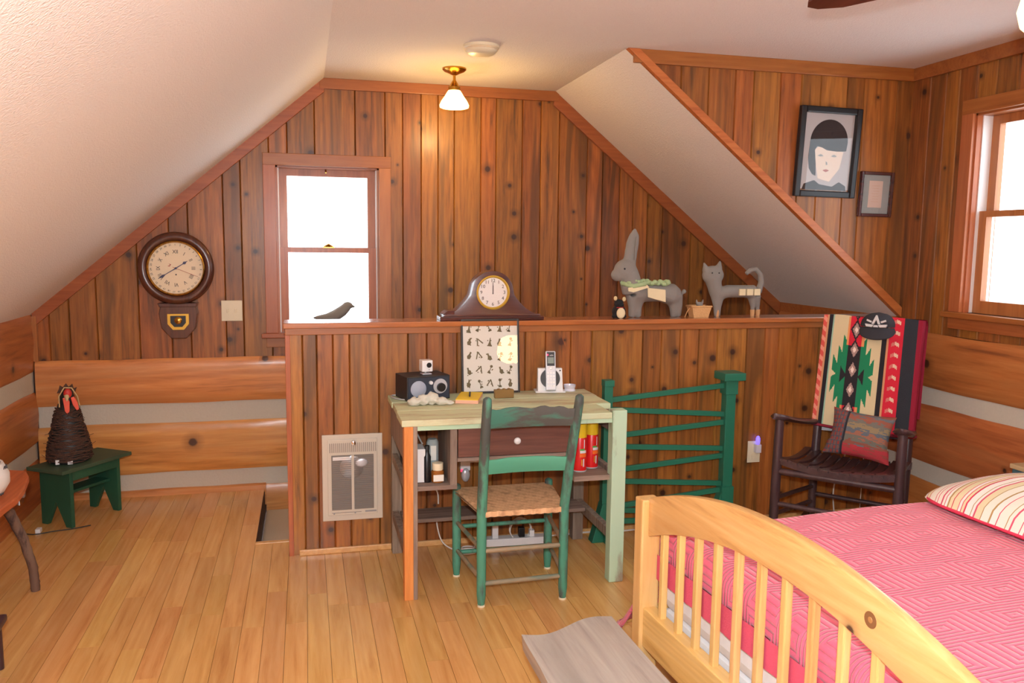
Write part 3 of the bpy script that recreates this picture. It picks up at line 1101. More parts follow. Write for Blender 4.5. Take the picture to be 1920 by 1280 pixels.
for yv in (-.55, .50):
    MB().box(-.12, .12, yv - .02, yv + .02, 0, .258).build('leg', 'bench_grey', bn, bevel=.003)

# ================================================================ DESK
DX, DY = .375, 3.345
desk = thing('desk', 'old mint-painted wooden desk against the half wall', 'desk', (DX, DY, 0))
# top planks
for k, (a, b) in enumerate(((-.005, .20), (.202, .40), (.402, .59))):
    MB().box(-.002 + .004 * (k % 2), (.918 if k == 0 else .992 - .004 * (k % 2)), a, b, .748, .775).build('top_plank', 'desktop', desk, bevel=.004)
MB().box(.06, .925, .004, .022, .728, .750).build('front_edge_strip', 'mint', desk, bevel=.002)
l1 = MB().box(.008, .046, .0, .05, 0, .7475).build('leg', 'newpine', desk, bevel=.002)
MB().box(.046, .064, .0, .055, 0, .748).build('leg_brace', 'weather', l1, bevel=.002)
MB().box(.921, .987, -.006, .052, 0, .783).build('leg', 'mint', desk, bevel=.004)
MB().box(.012, .06, .545, .60, 0, .748).build('leg', 'weather', desk, bevel=.003)
MB().box(.93, .985, .545, .60, 0, .748).build('leg', 'weather', desk, bevel=.003)
MB().box(.008, .03, .05, .55, .60, .748).build('side_panel', 'weather', desk, bevel=.002)
MB().box(.96, .98, .05, .55, .66, .748).build('side_panel', 'weather', desk, bevel=.002)
MB().box(.06, .93, .575, .592, .62, .748).build('back_panel', 'weather_x', desk, bevel=.002)
MB().box(.204, .234, .02, .36, .483, .748).build('divider', 'weather', desk, bevel=.002)
MB().box(.735, .755, .02, .36, .585, .748).build('divider', 'weather', desk, bevel=.002)
MB().box(.05, .235, .018, .56, .466, .486).build('shelf', 'weather_x', desk, bevel=.003)
MB().box(.755, .93, .018, .50, .466, .490).build('shelf', 'weather_x', desk, bevel=.003)
MB().box(.234, .755, .012, .34, .586, .602).build('drawer_rail', 'weather_x', desk, bevel=.002)
dr = MB().box(.238, .733, .016, .034, .604, .726).build('drawer', 'drawer', desk, bevel=.002)
MB().lathe([(.0, -.030), (.012, -.028), (.0155, -.020), (.012, -.010), (.007, 0)], (.490, .016, .668), 'Y', 20).build('knob', 'white', dr, smooth=60)
MB().box(.05, .945, .40, .56, .196, .214).build('low_shelf', 'weather_x', desk, bevel=.003)
for xx in (.014, .945):
    MB().box(xx, xx + .03, .05, .55, .17, .215).build('side_stretcher', 'weather', desk, bevel=.003)
    MB().box(xx, xx + .024, .05, .55, .46, .50).build('side_stretcher', 'weather', desk, bevel=.003)

# ================================================================ LADDER-BACK CHAIR
ch = thing('chair', 'worn green ladder-back chair with woven seat facing the desk', 'chair', (.865, 3.39, 0))


def taper(p, q, r, name, mat, parent, nseg=5, tip=True, n=12):
    p, q = Vector(p), Vector(q)
    rs = [r * (1.0 if 0 < i < nseg else (.72 if tip else 1.0)) for i in range(nseg + 1)]
    ts = [0] + [.06 + .88 * i / (nseg - 2) for i in range(nseg - 1)] + [1]
    return MB().tube([p.lerp(q, t) for t in ts], rs, n).build(name, mat, parent, smooth=40)


FLr, FRr = (-.222, .170), (.208, .170)
BLr, BRr = (-.178, -.165), (.176, -.168)
for (x_, y_), (tx, ty) in ((BLr, (-.180, -.262)), (BRr, (.200, -.265))):
    MB().tube([(x_, y_, .006), (x_, y_, .05), (x_ * 1.0, y_, .40), (x_ + (tx - x_) * .35, y_ + (ty - y_) * .35, .60), (tx, ty, .87), (tx, ty - .004, .895), (tx, ty - .004, .903)],
              [.014, .019, .021, .021, .019, .017, .008], 14).build('back_post', 'greenchair', ch, smooth=50)
    MB().lathe([(.016, 0), (.016, .008), (.010, .009)], (x_, y_, 0), 'Z', 16).build('foot_cap', 'offwhite', ch)
for x_, y_ in (FLr, FRr):
    MB().tube([(x_, y_, .006), (x_, y_, .06), (x_, y_, .35), (x_, y_, .425), (x_, y_, .432)], [.014, .019, .020, .018, .008], 14).build('front_leg', 'greenchair', ch, smooth=50)
    MB().lathe([(.016, 0), (.016, .008), (.010, .009)], (x_, y_, 0), 'Z', 16).build('foot_cap', 'offwhite', ch)


def post_at(z, side):
    b = BLr if side < 0 else BRr
    t = (-.180, -.262) if side < 0 else (.200, -.265)
    f = max(0, min(1, (z - .45) / .42))
    return (b[0] + (t[0] - b[0]) * f, b[1] + (t[1] - b[1]) * f)


def slat(z0, z1, mat, wavy):
    a, b = post_at((z0 + z1) / 2, -1), post_at((z0 + z1) / 2, 1)
    vs, fs = [], []
    n_ = 20
    for i in range(n_ + 1):
        t = i / n_
        x_ = a[0] + (b[0] - a[0]) * t
        y_ = a[1] + (b[1] - a[1]) * t + .028 * math.sin(PI * t)
        e = wavy * noise.noise(Vector((t * 7, z0, 3)))
        crown = .010 * math.sin(PI * t)
        for dy, z in ((-.005, z0 - crown * .3), (.006, z0 - crown * .3), (.006, z1 + crown * .4 + e), (-.005, z1 + crown * .4 + e)):
            vs.append((x_, y_ + dy - (z - z0) * .2, z))
    for i in range(n_):
        for k in range(4):
            fs.append((i * 4 + k, i * 4 + (k + 1) % 4, (i + 1) * 4 + (k + 1) % 4, (i + 1) * 4 + k))
    fs += [(0, 1, 2, 3), (n_ * 4 + 3, n_ * 4 + 2, n_ * 4 + 1, n_ * 4)]
    return MB().add(vs, fs).build('back_slat', mat, ch, bevel=.002, smooth=35)


slat(.772, .848, 'greentop', .016)
slat(.572, .632, 'greenslat', .003)
for z_, z2 in ((.238, .240), (.098, .104)):
    taper((*BLr, z_), (*BRr, z2), .0105, 'rung', 'rung', ch)
for z_ in (.232, .112):
    taper((FLr[0], FLr[1], z_), (FRr[0], FRr[1], z_), .0095, 'rung', 'greenchair', ch)
for s_, (a, b) in enumerate(((FLr, BLr), (FRr, BRr))):
    for z_ in (.255, .125):
        taper((a[0], a[1], z_), (b[0], b[1], z_ - .01), .0095, 'rung', 'rung', ch)


def seat_mat():
    m, n, b = nt('woven_splint')
    tc = N(n, 'ShaderNodeTexCoord')
    sx = N(n, 'ShaderNodeSeparateXYZ')
    L(n, tc.outputs['Object'], sx.inputs[0])
    k = 85.0
    ix = mth(n, 'FLOOR', mth(n, 'MULTIPLY', sx.outputs[0], k))
    iy = mth(n, 'FLOOR', mth(n, 'MULTIPLY', sx.outputs[1], k))
    tw = mth(n, 'FRACT', mth(n, 'MULTIPLY', mth(n, 'ADD', ix, iy), .25))
    over = mth(n, 'GREATER_THAN', tw, .49)
    fx = mth(n, 'ABSOLUTE', mth(n, 'SUBTRACT', mth(n, 'FRACT', mth(n, 'MULTIPLY', sx.outputs[0], k)), .5))
    fy = mth(n, 'ABSOLUTE', mth(n, 'SUBTRACT', mth(n, 'FRACT', mth(n, 'MULTIPLY', sx.outputs[1], k)), .5))
    nz = N(n, 'ShaderNodeTexNoise', i_Scale=30.0, i_Detail=5.0)
    L(n, tc.outputs['Object'], nz.inputs['Vector'])
    c = mix(n, over, lin((216, 170, 124)), lin((226, 182, 136)))
    c = mix(n, ramp(n, [(.5, (0, 0, 0)), (.7, (.8, .8, .8))], nz.outputs['Fac']).outputs[0], c, lin((176, 130, 92)))
    L(n, c, b.inputs['Base Color'])
    hgt = mth(n, 'SUBTRACT', 1.0, mth(n, 'ADD', mth(n, 'MULTIPLY', over, mth(n, 'MULTIPLY', fx, 1.6)), mth(n, 'MULTIPLY', mth(n, 'SUBTRACT', 1.0, over), mth(n, 'MULTIPLY', fy, 1.6))))
    bp = N(n, 'ShaderNodeBump', i_Strength=.4, i_Distance=.002)
    L(n, hgt, bp.inputs['Height'])
    L(n, bp.outputs[0], b.inputs['Normal'])
    b.inputs['Roughness'].default_value = .7
    return m


M['splint'] = seat_mat()


def seat_pt(a, b):
    # b wraps round front and back rails: top surface, then underside
    xl = BLr[0] - .012 + (FLr[0] - BLr[0] - .004) * a if False else None
    t = b
    ang = t * 2 * PI
    # rounded-rectangle loop in (depth, height)
    if t < .45:
        v, h = t / .45, 1
    elif t < .5:
        v, h = 1, 1 - (t - .45) / .05 * 2
    elif t < .95:
        v, h = 1 - (t - .5) / .45, -1
    else:
        v, h = 0, -1 + (t - .95) / .05 * 2
    x0 = (BLr[0] - .006) * (1 - v) + (FLr[0] - .016) * v
    x1 = (BRr[0] + .006) * (1 - v) + (FRr[0] + .016) * v
    u = a * 2 - 1
    ed = (abs(u) > .96) * .006
    dep = BLr[1] - .016 + (FLr[1] - BLr[1] + .028) * v
    sag = -.010 * (1 - u * u) * math.sin(PI * v)
    z = .398 + (h * (.011 - ed)) + (sag if h > 0 else 0) + .0012 * math.sin(a * 70) * (v < .06)
    return (x0 + (x1 - x0) * a, dep, z)


m = MB().grid(seat_pt, 60, 80)
m.build('seat', M['splint'], ch, smooth=60, weld=True)

# ================================================================ GREEN RAIL
gr = thing('railing', 'freestanding dark green slatted rail between desk and rocker', 'railing', (1.46, 3.85, 0))
MB().box(-.022, .022, -.022, .022, 0, .83).build('post', 'railgreen', gr, bevel=.003)
MB().box(-.024, .028, -.026, .026, .80, .832).build('post_cap', 'railgreen', gr, bevel=.003)
MB().prism([(-.075, 0), (.02, 0), (.02, .20), (-.022, .20)], 'Y', -.03, .03).build('foot', 'railgreen', gr, bevel=.003)
MB().prism([(-.16, 0), (.03, 0), (.03, .03), (-.022, .12)], 'X', -.014, .014).build('foot', 'railgreen', gr, bevel=.003)
rp = MB().box(.645, .70, -.027, .027, 0, .83).build('post', 'railgreen', gr, bevel=.004)
MB().box(.615, .735, -.06, .06, .815, .855).build('post_cap', 'railgreen', gr, bevel=.004)
MB().box(.638, .707, -.034, .034, .74, .815).build('collar', 'railgreen', rp, bevel=.003)
MB().box(.638, .707, -.034, .034, .0, .25).build('collar', 'railgreen', rp, bevel=.003)
MB().prism([(.56, 0), (.66, 0), (.66, .22), (.64, .22)], 'Y', -.025, .025).build('foot', 'railgreen', gr, bevel=.003)
MB().prism([(.69, 0), (.86, 0), (.86, .03), (.70, .14)], 'Y', -.025, .025).build('foot', 'railgreen', gr, bevel=.003)
for za, zb in ((.728, .786), (.682, .632), (.540, .592), (.492, .450), (.362, .413), (.313, .262), (.170, .230), (.163, .10), (.10, .07)):
    p, q = Vector((.0, 0, za)), Vector((.655, 0, zb))
    MB().hexa([(0, -.009, za - .013), (.66, -.009, zb - .013), (.66, .009, zb - .013), (0, .009, za - .013), (0, -.009, za + .013), (.66, -.009, zb + .013), (.66, .009, zb + .013), (0, .009, za + .013)]).build('bar', 'railgreen', gr, bevel=.002)

# ================================================================ ROCKING CHAIR
rz = math.radians(-48)          # local +Y = backwards
rk = thing('rocking_chair', 'dark brown wooden rocking chair in the corner', 'chair', (2.388, 3.292, 0), rz)
# local: x viewer-right, y backwards
TIL = Matrix.Translation((0, .2, 0)) @ Matrix.Rotation(math.radians(-3), 4, 'X') @ Matrix.Translation((0, -.2, 0))


def rkp(p):
    return tuple(TIL @ Vector(p))


def rtube(pts, r, name, n=12, **k):
    return MB().tube([rkp(p) for p in pts], r, n).build(name, 'rocker', rk, smooth=45)


for s_ in (-1, 1):
    rtube([(s_ * .275, 0, .085), (s_ * .275, 0, .30), (s_ * .275, 0, .66)], [.020, .024, .021], 'front_post')
    rtube([(s_ * .22 + .015, .45, .06), (s_ * .22 + .015, .45, .42), (s_ * .22 + .015, .482, .75), (s_ * .218 + .015, .53, 1.13)], [.020, .023, .021, .017], 'back_post')
    # rocker runner, resting on the floor
    vs, fs = [], []
    n_ = 24
    for i in range(n_ + 1):
        t = -.33 + 1.18 * i / n_
        zz = .05 + .0 + (t - .26) ** 2 * .22
        base = .0
        for dx, dz in ((-.013, -.018), (.013, -.018), (.013, .018), (-.013, .018)):
            vs.append(rkp((s_ * .262 + dx, t, 0)))
            v_ = Vector(vs[-1])
            vs[-1] = (v_.x, v_.y, zz - .032 + dz)
    for i in range(n_):
        for k in range(4):
            fs.append((i * 4 + k, i * 4 + (k + 1) % 4, (i + 1) * 4 + (k + 1) % 4, (i + 1) * 4 + k))
    fs += [(0, 1, 2, 3), (n_ * 4 + 3, n_ * 4 + 2, n_ * 4 + 1, n_ * 4)]
    MB().add(vs, fs).build('rocker_runner', 'rocker', rk, smooth=40)
    # arm with rounded front pad
    n_ = 14
    vs, fs = [], []
    for i in range(n_ + 1):
        t = i / n_
        y_ = -.07 + .58 * t
        w_ = .046 * (min(1, math.sqrt(max(0, 1 - (1 - t / .14) ** 2))) if t < .14 else 1 - .45 * (t - .14) / .86)
        w_ = max(w_, .008)
        for dx, dz in ((-w_, 0), (-w_ * .7, -.012), (w_ * .7, -.012), (w_, 0), (w_ * .7, .014), (-w_ * .7, .014)):
            vs.append(rkp((s_ * (.278 - .05 * t) + .013 * t + dx, y_, .682 - .085 * t - .010 * math.sin(PI * t) + dz)))
    for i in range(n_):
        for k in range(6):
            fs.append((i * 6 + k, i * 6 + (k + 1) % 6, (i + 1) * 6 + (k + 1) % 6, (i + 1) * 6 + k))
    fs += [tuple(range(6)), tuple(range(n_ * 6, n_ * 6 + 6))[::-1]]
    MB().add(vs, fs).build('arm', 'rocker', rk, smooth=60)
    for z_ in (.19, .27):
        rtube([(s_ * .275, .0, z_), (s_ * .22 + .015, .45, z_ - .01)], .011, 'side_rung')
rtube([(-.275, 0, .405), (.275, 0, .405)], .017, 'front_rail')
rtube([(-.275, 0, .245), (.275, 0, .245)], .013, 'front_rung')
rtube([(-.205, .45, .40), (.235, .45, .40)], .015, 'back_rail')
rtube([(-.205, .45, .22), (.235, .45, .22)], .012, 'back_rung')
# seat: front and back cross pieces dipped in the middle, slats running front to back
def dip(x_):
    return .030 * (abs(x_) / .26) ** 2
for y_, z_ in ((.0, .43), (.44, .412)):
    n_ = 16
    vs, fs = [], []
    for i in range(n_ + 1):
        x_ = -.262 + .524 * i / n_
        for dy, dz in ((-.012, -.018), (.012, -.018), (.012, .016), (-.012, .016)):
            vs.append(rkp((x_, y_ + dy, z_ + dip(x_) + dz)))
    for i in range(n_):
        for k in range(4):
            fs.append((i * 4 + k, i * 4 + (k + 1) % 4, (i + 1) * 4 + (k + 1) % 4, (i + 1) * 4 + k))
    fs += [(0, 1, 2, 3), (n_ * 4 + 3, n_ * 4 + 2, n_ * 4 + 1, n_ * 4)]
    MB().add(vs, fs).build('seat_crosspiece', 'rocker', rk, smooth=30)
for k in range(11):
    x_ = -.240 + .048 * k
    vs, fs = [], []
    n_ = 10
    for i in range(n_ + 1):
        t = i / n_
        y_ = -.022 + .475 * t
        z_ = .452 - .02 * t + dip(x_) - .022 * math.sin(PI * t) - (.012 if i == 0 else 0)
        for dx, dz in ((-.018, -.006), (.018, -.006), (.018, .005), (-.018, .005)):
            vs.append(rkp((x_ + dx, y_, z_ + dz)))
    for i in range(n_):
        for q in range(4):
            fs.append((i * 4 + q, i * 4 + (q + 1) % 4, (i + 1) * 4 + (q + 1) % 4, (i + 1) * 4 + q))
    fs += [(0, 1, 2, 3), (n_ * 4 + 3, n_ * 4 + 2, n_ * 4 + 1, n_ * 4)]
    MB().add(vs, fs).build('seat_slat', 'rocker', rk, smooth=30)


def by(z):   # back plane depth
    return .45 + .08 * max(0, (z - .42) / .71) ** 1.1


for z0, z1 in ((.56, .64), (.78, .85), (.96, 1.03), (1.06, 1.145)):
    n_ = 12
    vs, fs = [], []
    for i in range(n_ + 1):
        x_ = -.205 + .44 * i / n_
        bow = .03 * (1 - ((x_ - .015) / .22) ** 2)
        for dy, z in ((-.007, z0), (.007, z0), (.007, z1 + .008), (-.007, z1 + .008)):
            vs.append(rkp((x_, by(z) + bow + dy, z)))
    for i in range(n_):
        for k in range(4):
            fs.append((i * 4 + k, i * 4 + (k + 1) % 4, (i + 1) * 4 + (k + 1) % 4, (i + 1) * 4 + k))
    fs += [(0, 1, 2, 3), (n_ * 4 + 3, n_ * 4 + 2, n_ * 4 + 1, n_ * 4)]
    MB().add(vs, fs).build('back_slat', 'rocker', rk, smooth=30)


# ---- blanket over the rocker back: pattern evaluated per small face
def blanket_col(a, z):
    """a 0..1 across (viewer left to right), z 0 (bottom) .. 1 (top) on the front panel"""
    cream, black, red, green = (216, 200, 160), (46, 42, 46), (206, 44, 62), (38, 128, 88)
    tan, pale, orange = (206, 150, 110), (226, 196, 170), (226, 150, 96)
    if a < .063:                      # left border: red with slanted light dashes
        t = (z * 11 + a * 9) % 1
        if a < .042:
            return (214, 90, 80) if t < .55 else (230, 150, 130)
        return tan
    if a < .102:
        return black
    if a < .115:
        return (150, 190, 170)
    if a < .60:
        c = .345
        d = abs(a - c)
        zz = z - .47
        za = abs(zz)
        # diamonds down the middle
        kz = ((z + .10) * 5.6) % 1 - .5
        dm = d / .042 + abs(kz) / .40
        if dm < .42:
            return (240, 220, 210)
        if dm < .95:
            return (168, 140, 132)
        col_w = .065
        if d < col_w:
            if za < .27:
                return black
            return black if dm < 1.35 else red
        if za > .27 and d < .088 and za < .52:
            return orange
        # black hourglass
        if d < .115 and za < .075 and za > .0 + (.115 - d) * .0 and (d - .065) / .05 * .065 + .008 > za:
            return black
        # green stepped bird shape
        for lo, hi, base, slope in ((.065, .115, .30, -.0), (.115, .160, .21, 0), (.160, .205, .12, 0)):
            if lo <= d < hi:
                f = (d - lo) / (hi - lo)
                tipz = base + .075 * f
                inner = .0 if hi < .2 else .0
                if za < tipz - .02 and not (lo > .15 and za < .03 * f):
                    return green
        return cream
    if a < .645:
        return black
    if a < .67:
        return tan
    if a < .80:                       # red with light chevrons
        t = (z * 10.5 + abs(a - .73) * 4.5) % 1
        if .69 < a < .765 and t < .32:
            return pale if a > .725 else (206, 120, 110)
        return red
    if a < .925:
        return (50, 52, 58)
    return (142, 34, 54)


M['blanket'] = attr_mat('woven_blanket', .95, .35, 260)
bl = thing('blanket', 'woven blanket with green and black pattern over rocker back', 'blanket', rk.location, rk.rotation_euler.z)
BW = .49


def blk_front(a, b):
    z = .60 + (1.168 - .60) * b
    x_ = -.218 + BW * a - .012 * (1 - b) * (1 - a)
    bow = 0
    wr = .006 * math.sin(a * 9 + 1) * (1 - b)
    lift = .010 * math.sin(a * 3.0)
    fold = .03 * max(0, (a - .965) / .035) ** 1.5      # right edge wraps round the post
    z2 = z - .014 * (1 - b) * math.sin(a * 2.6) + .004 * math.sin(a * 11) * b
    return rkp((x_ - .006 * max(0, (a - .97) / .03), by(z) + bow - .036 + wr * .5 + fold, z2))


def blk_back(a, b):
    z = 1.168 - .50 * b
    x_ = -.218 + BW * a
    bow = .0
    top = math.sin(min(1, b * 9) * PI / 2)
    return rkp((x_, by(z) + bow - .036 + .072 * top + .003, z + (.012 * math.sin(min(1, b * 9) * PI))))


NA, NB = 150, 130
m = MB().grid(blk_front, NA, NB)
me = m.mesh('front_panel', smooth=180)
ca = me.color_attributes.new('Col', 'FLOAT_COLOR', 'CORNER')
for pl in me.polygons:
    j, i = divmod(pl.index, NA)
    c = lin(blanket_col((i + .5) / NA, (j + .5) / NB))
    for li in pl.loop_indices:
        ca.data[li].color = c
me.materials.append(M['blanket'])
o = link('front_panel', me, bl)
sol = o.modifiers.new('thick', 'SOLIDIFY')
sol.thickness = .006
m = MB().grid(blk_back, NA, 40)
me = m.mesh('back_panel', smooth=180)
ca = me.color_attributes.new('Col', 'FLOAT_COLOR', 'CORNER')
for pl in me.polygons:
    j, i = divmod(pl.index, NA)
    c = lin(blanket_col((i + .5) / NA, 1 - (j + .5) / 60))
    for li in pl.loop_indices:
        ca.data[li].color = c
me.materials.append(M['blanket'])
o = link('back_panel', me, bl)
M['wine'] = plain('wine_fabric', (132, 30, 48), .95, bump=.3, bscale=250)
MB().tube([Vector(blk_front(a / 40, 0)) + Vector((0, .004, -.006)) for a in range(41)], .009, 8).build('hem_roll', 'wine', bl, smooth=60)

# ---- black cap on the blanket
cp = thing('cap', 'black cap with white winged emblem on the blanket', 'cap', rk.location, rk.rotation_euler.z)
base = Vector(blk_front(.545, 1.0))
mb = MB()
def cap_pt(a, b):
    t = a * PI
    r = .085
    z = b
    prof = math.sqrt(max(0, 1 - z ** 2.2))
    return (r * prof * math.cos(t) * 1.0, -.0 - .055 * prof * math.sin(t), .072 * z)
CM = Matrix.Translation(base + Vector((0, .005, -.045)))
mb.grid(lambda a, b: cap_pt(a, b), 24, 10, CM)
mb.grid(lambda a, b: (cap_pt(a, b)[0], -cap_pt(a, b)[1] * .5, cap_pt(a, b)[2]), 24, 10, CM)
mb.build('crown', 'capcloth', cp, smooth=180, weld=True)
mb = MB()
def brim(a, b):
    t = a * PI
    r = .075 + .0 * b
    x_ = (.082 + .006 * b) * math.cos(t)
    return (x_, -.05 * math.sin(t) - .020 * b * math.sin(t) ** .5 - .004, -.001 - .062 * b * (math.sin(t) ** .6) - .004 * (1 - math.sin(t)))
mb.grid(brim, 24, 6, CM)
o = mb.build('brim', 'capcloth', cp, smooth=180)
o.modifiers.new('t', 'SOLIDIFY').thickness = .003
mb = MB()
EM = Matrix.Translation(base + Vector((0, -.052, -.012))) @ Matrix.Rotation(math.radians(-14), 4, 'X')
mb.prism([(-.020, -.018), (-.009, -.018), (0, .004), (.009, -.018), (.020, -.018), (.003, .027), (-.003, .027)], 'Y', -.008, .004, EM)
for s_ in (-1, 1):
    mb.prism([(s_ * .010, -.022), (s_ * .052, -.018), (s_ * .046, -.032), (s_ * .018, -.034)], 'Y', -.004, .012, EM)
    mb.prism([(s_ * .020, -.004), (s_ * .044, .006), (s_ * .046, -.002), (s_ * .024, -.012)], 'Y', -.004, .010, EM)
mb.prism([(-.012, -.034), (.012, -.034), (.008, -.024), (-.008, -.024)], 'Y', -.006, .006, EM)
mb.build('emblem', 'emblem', cp)

# ---- patterned cushion on the rocker seat
M['kilim'] = attr_mat('kilim_fabric', .95, .4, 220)
cu = thing('cushion', 'red and grey kilim cushion on the rocker seat', 'cushion', rk.location, rk.rotation_euler.z)
KM = TIL @ Matrix.Translation((.03, .34, .578)) @ Matrix.Rotation(math.radians(-20), 4, 'X') @ Matrix.Rotation(math.radians(4), 4, 'Y')


def kil(sgn):
    def f(a, b):
        u, v = a * 2 - 1, b * 2 - 1
        e = max(0, 1 - abs(u) ** 2.5) ** .6 * max(0, 1 - abs(v) ** 2.5) ** .6
        pin = 1 - .10 * (1 - abs(u) ** 2) * (abs(v) ** 4) - 0
        pin2 = 1 - .10 * (1 - abs(v) ** 2) * (abs(u) ** 4)
        return tuple(KM @ Vector((u * .150 * pin2 * (1.0 + .06 * (b < .3)), sgn * .052 * e, v * .122 * pin)))
    return f


def kil_col(a, b):
    nz = noise.noise(Vector((a * 9, b * 22, 2)))
    if a < .30:
        k = math.sin(a * 60) * math.sin(b * 34)
        if abs(a - .285) < .012:
            return (50, 50, 56)
        return (150, 66, 58) if k > .35 else ((84, 84, 92) if k > -.2 else (124, 88, 80))
    if b < .24 + .03 * nz:
        return (176, 60, 66) if nz > -.25 else (150, 72, 66)
    bands = [(116, 112, 104), (150, 92, 76), (104, 108, 112), (140, 84, 70), (112, 110, 100), (156, 104, 84), (98, 106, 114), (146, 128, 98)]
    return bands[int((b * 11 + nz * 1.2 + a * .8)) % len(bands)]


for nm, sg in (('front_cover', -1), ('back_cover', 1)):
    m = MB().grid(kil(sg), 60, 60)
    me = m.mesh(nm, smooth=180)
    ca = me.color_attributes.new('Col', 'FLOAT_COLOR', 'CORNER')
    for pl in me.polygons:
        j, i = divmod(pl.index, 60)
        c = lin(kil_col((i + .5) / 60, (j + .5) / 60))
        for li in pl.loop_indices:
            ca.data[li].color = c
    me.materials.append(M['kilim'])
    link(nm, me, cu)

# ================================================================ CEILING THINGS
lp = thing('ceiling_lamp', 'small brass ceiling lamp with glowing bell glass shade', 'lamp', (.815, 4.634, CZ))
MB().lathe([(.0, 0), (.066, 0), (.066, -.008), (.055, -.018), (.03, -.028), (.014, -.036), (.0, -.037)], n=32).build('canopy', 'brass', lp, smooth=40)
MB().lathe([(.0, -.03), (.008, -.03), (.008, -.062), (.026, -.092), (.033, -.100), (.033, -.122), (.0, -.122)], n=24).build('socket_cup', 'brass', lp, smooth=40)
MB().lathe([(.030, -.116), (.040, -.130), (.052, -.150), (.072, -.178), (.081, -.198), (.079, -.210), (.068, -.214), (.05, -.208), (.028, -.150), (.02, -.12)], n=36).build('shade', 'lampglass', lp, smooth=180)
pd = bpy.data.lights.new('lamp_bulb', 'POINT')
pd.energy = 9
pd.color = (1.0, .66, .28)
pd.shadow_soft_size = .05
po = bpy.data.objects.new('lamp_bulb', pd)
po.location = (0, 0, -.285)
po.parent = lp
COL.objects.link(po)

sd = thing('smoke_detector', 'round cream smoke detector on the ceiling', 'smoke detector', (.85, 4.08, CZ))
MB().lathe([(.0, 0), (.088, 0), (.088, -.012), (.080, -.018), (.078, -.026), (.062, -.040), (.03, -.044), (.0, -.045)], n=36).build('housing', 'offwhite', sd, smooth=35)
MB().lathe([(.081, -.0175), (.083, -.0195), (.0805, -.0225)], n=36).build('rim', 'dial', sd, smooth=60)

fan = thing('ceiling_fan', 'dark bladed ceiling fan with glowing globe, mostly out of frame', 'fan', (1.95, 1.87, CZ))
MB().lathe([(.0, 0), (.075, 0), (.06, -.04), (.015, -.05), (.015, -.07), (.09, -.08), (.11, -.12), (.10, -.19), (.05, -.21), (.05, -.235), (.0, -.235)], n=32).build('motor', 'brass', fan, smooth=40)
for k in range(4):
    a = math.radians(114.5 + 90 * k)
    RM = Matrix.Rotation(a, 4, 'Z') @ Matrix.Translation((0, 0, -.158)) @ Matrix.Rotation(math.radians(10), 4, 'X')
    out = [(.18, -.045), (.45, -.062), (.65, -.058), (.725, -.030), (.745, .0), (.725, .030), (.65, .058), (.45, .062), (.18, .045)]
    b = MB().prism(out, 'Z', -.004, .004, RM).build('blade', 'fan', fan)
    MB().box(.08, .22, -.02, .02, -.010, -.004, RM).build('bracket', 'brass', b)
MB().lathe([(.0, -.40), (.05, -.392), (.082, -.36), (.092, -.32), (.08, -.27), (.05, -.235)], n=32).build('globe', 'globe', fan, smooth=180)

# ================================================================ WALL CLOCK
wc = thing('wall_clock', 'round dark wooden calendar clock on the gable wall', 'clock', (-.715, GY, 1.343))
MB().prism([(-.09, -.20), (.09, -.20), (.105, -.26), (.092, -.345), (.04, -.405), (-.04, -.405), (-.092, -.345), (-.105, -.26)], 'Y', -.075, .0).build('drop_case', 'clockwood', wc, bevel=.004)
MB().lathe([(.0, 0), (.165, 0), (.165, -.05), (.185, -.06), (.203, -.075), (.206, -.09), (.198, -.105), (.178, -.112), (.160, -.106), (.152, -.094), (.0, -.094)], axis='Y', n=64).build('round_case', 'clockwood', wc, smooth=50)
bz = MB().lathe([(.152, -.094), (.156, -.108), (.151, -.112), (.145, -.100), (.144, -.095)], axis='Y', n=64).build('bezel', 'brass', wc, smooth=60)
dl = MB().lathe([(.0, -.0945), (.147, -.0945), (.147, -.0965), (.0, -.0965)], axis='Y', n=64).build('dial', 'dial', wc)
mb = MB()
rom = ['XII', 'I', 'II', 'III', 'IIII', 'V', 'VI', 'VII', 'VIII', 'IX', 'X', 'XI']
for k, tx in enumerate(rom):
    a = -2 * PI * k / 12
    text(mb, tx, .030, faceY(-math.sin(a) * .093, -.0972, math.cos(a) * .093, a), sx=.85)
mb.build('hour_numerals', 'ink', dl)
mb = MB()
for k in range(31):
    a = -2 * PI * k / 31
    text(mb, str(k + 1), .015, faceY(-math.sin(a) * .133, -.0972, math.cos(a) * .133, a))
mb.build('date_numerals', 'ink', dl)


def hand(parent, name, deg, ln, w, mat, off, spade=False):
    a = math.radians(-deg)
    RM = Matrix.Rotation(-a, 4, 'Y') if False else Matrix.Rotation(math.radians(deg), 4, 'Y')
    m = MB().prism([(-w, -.018), (w, -.018), (w * .6, ln), (-w * .6, ln)], 'Y', off - .0012, off, RM)
    if spade:
        m.prism([(-w, ln * .62), (0, ln * .5), (w, ln * .62), (w * 3.2, ln * .74), (0, ln * .95), (-w * 3.2, ln * .74)], 'Y', off - .0014, off, RM)
    return m.build(name, mat, parent)


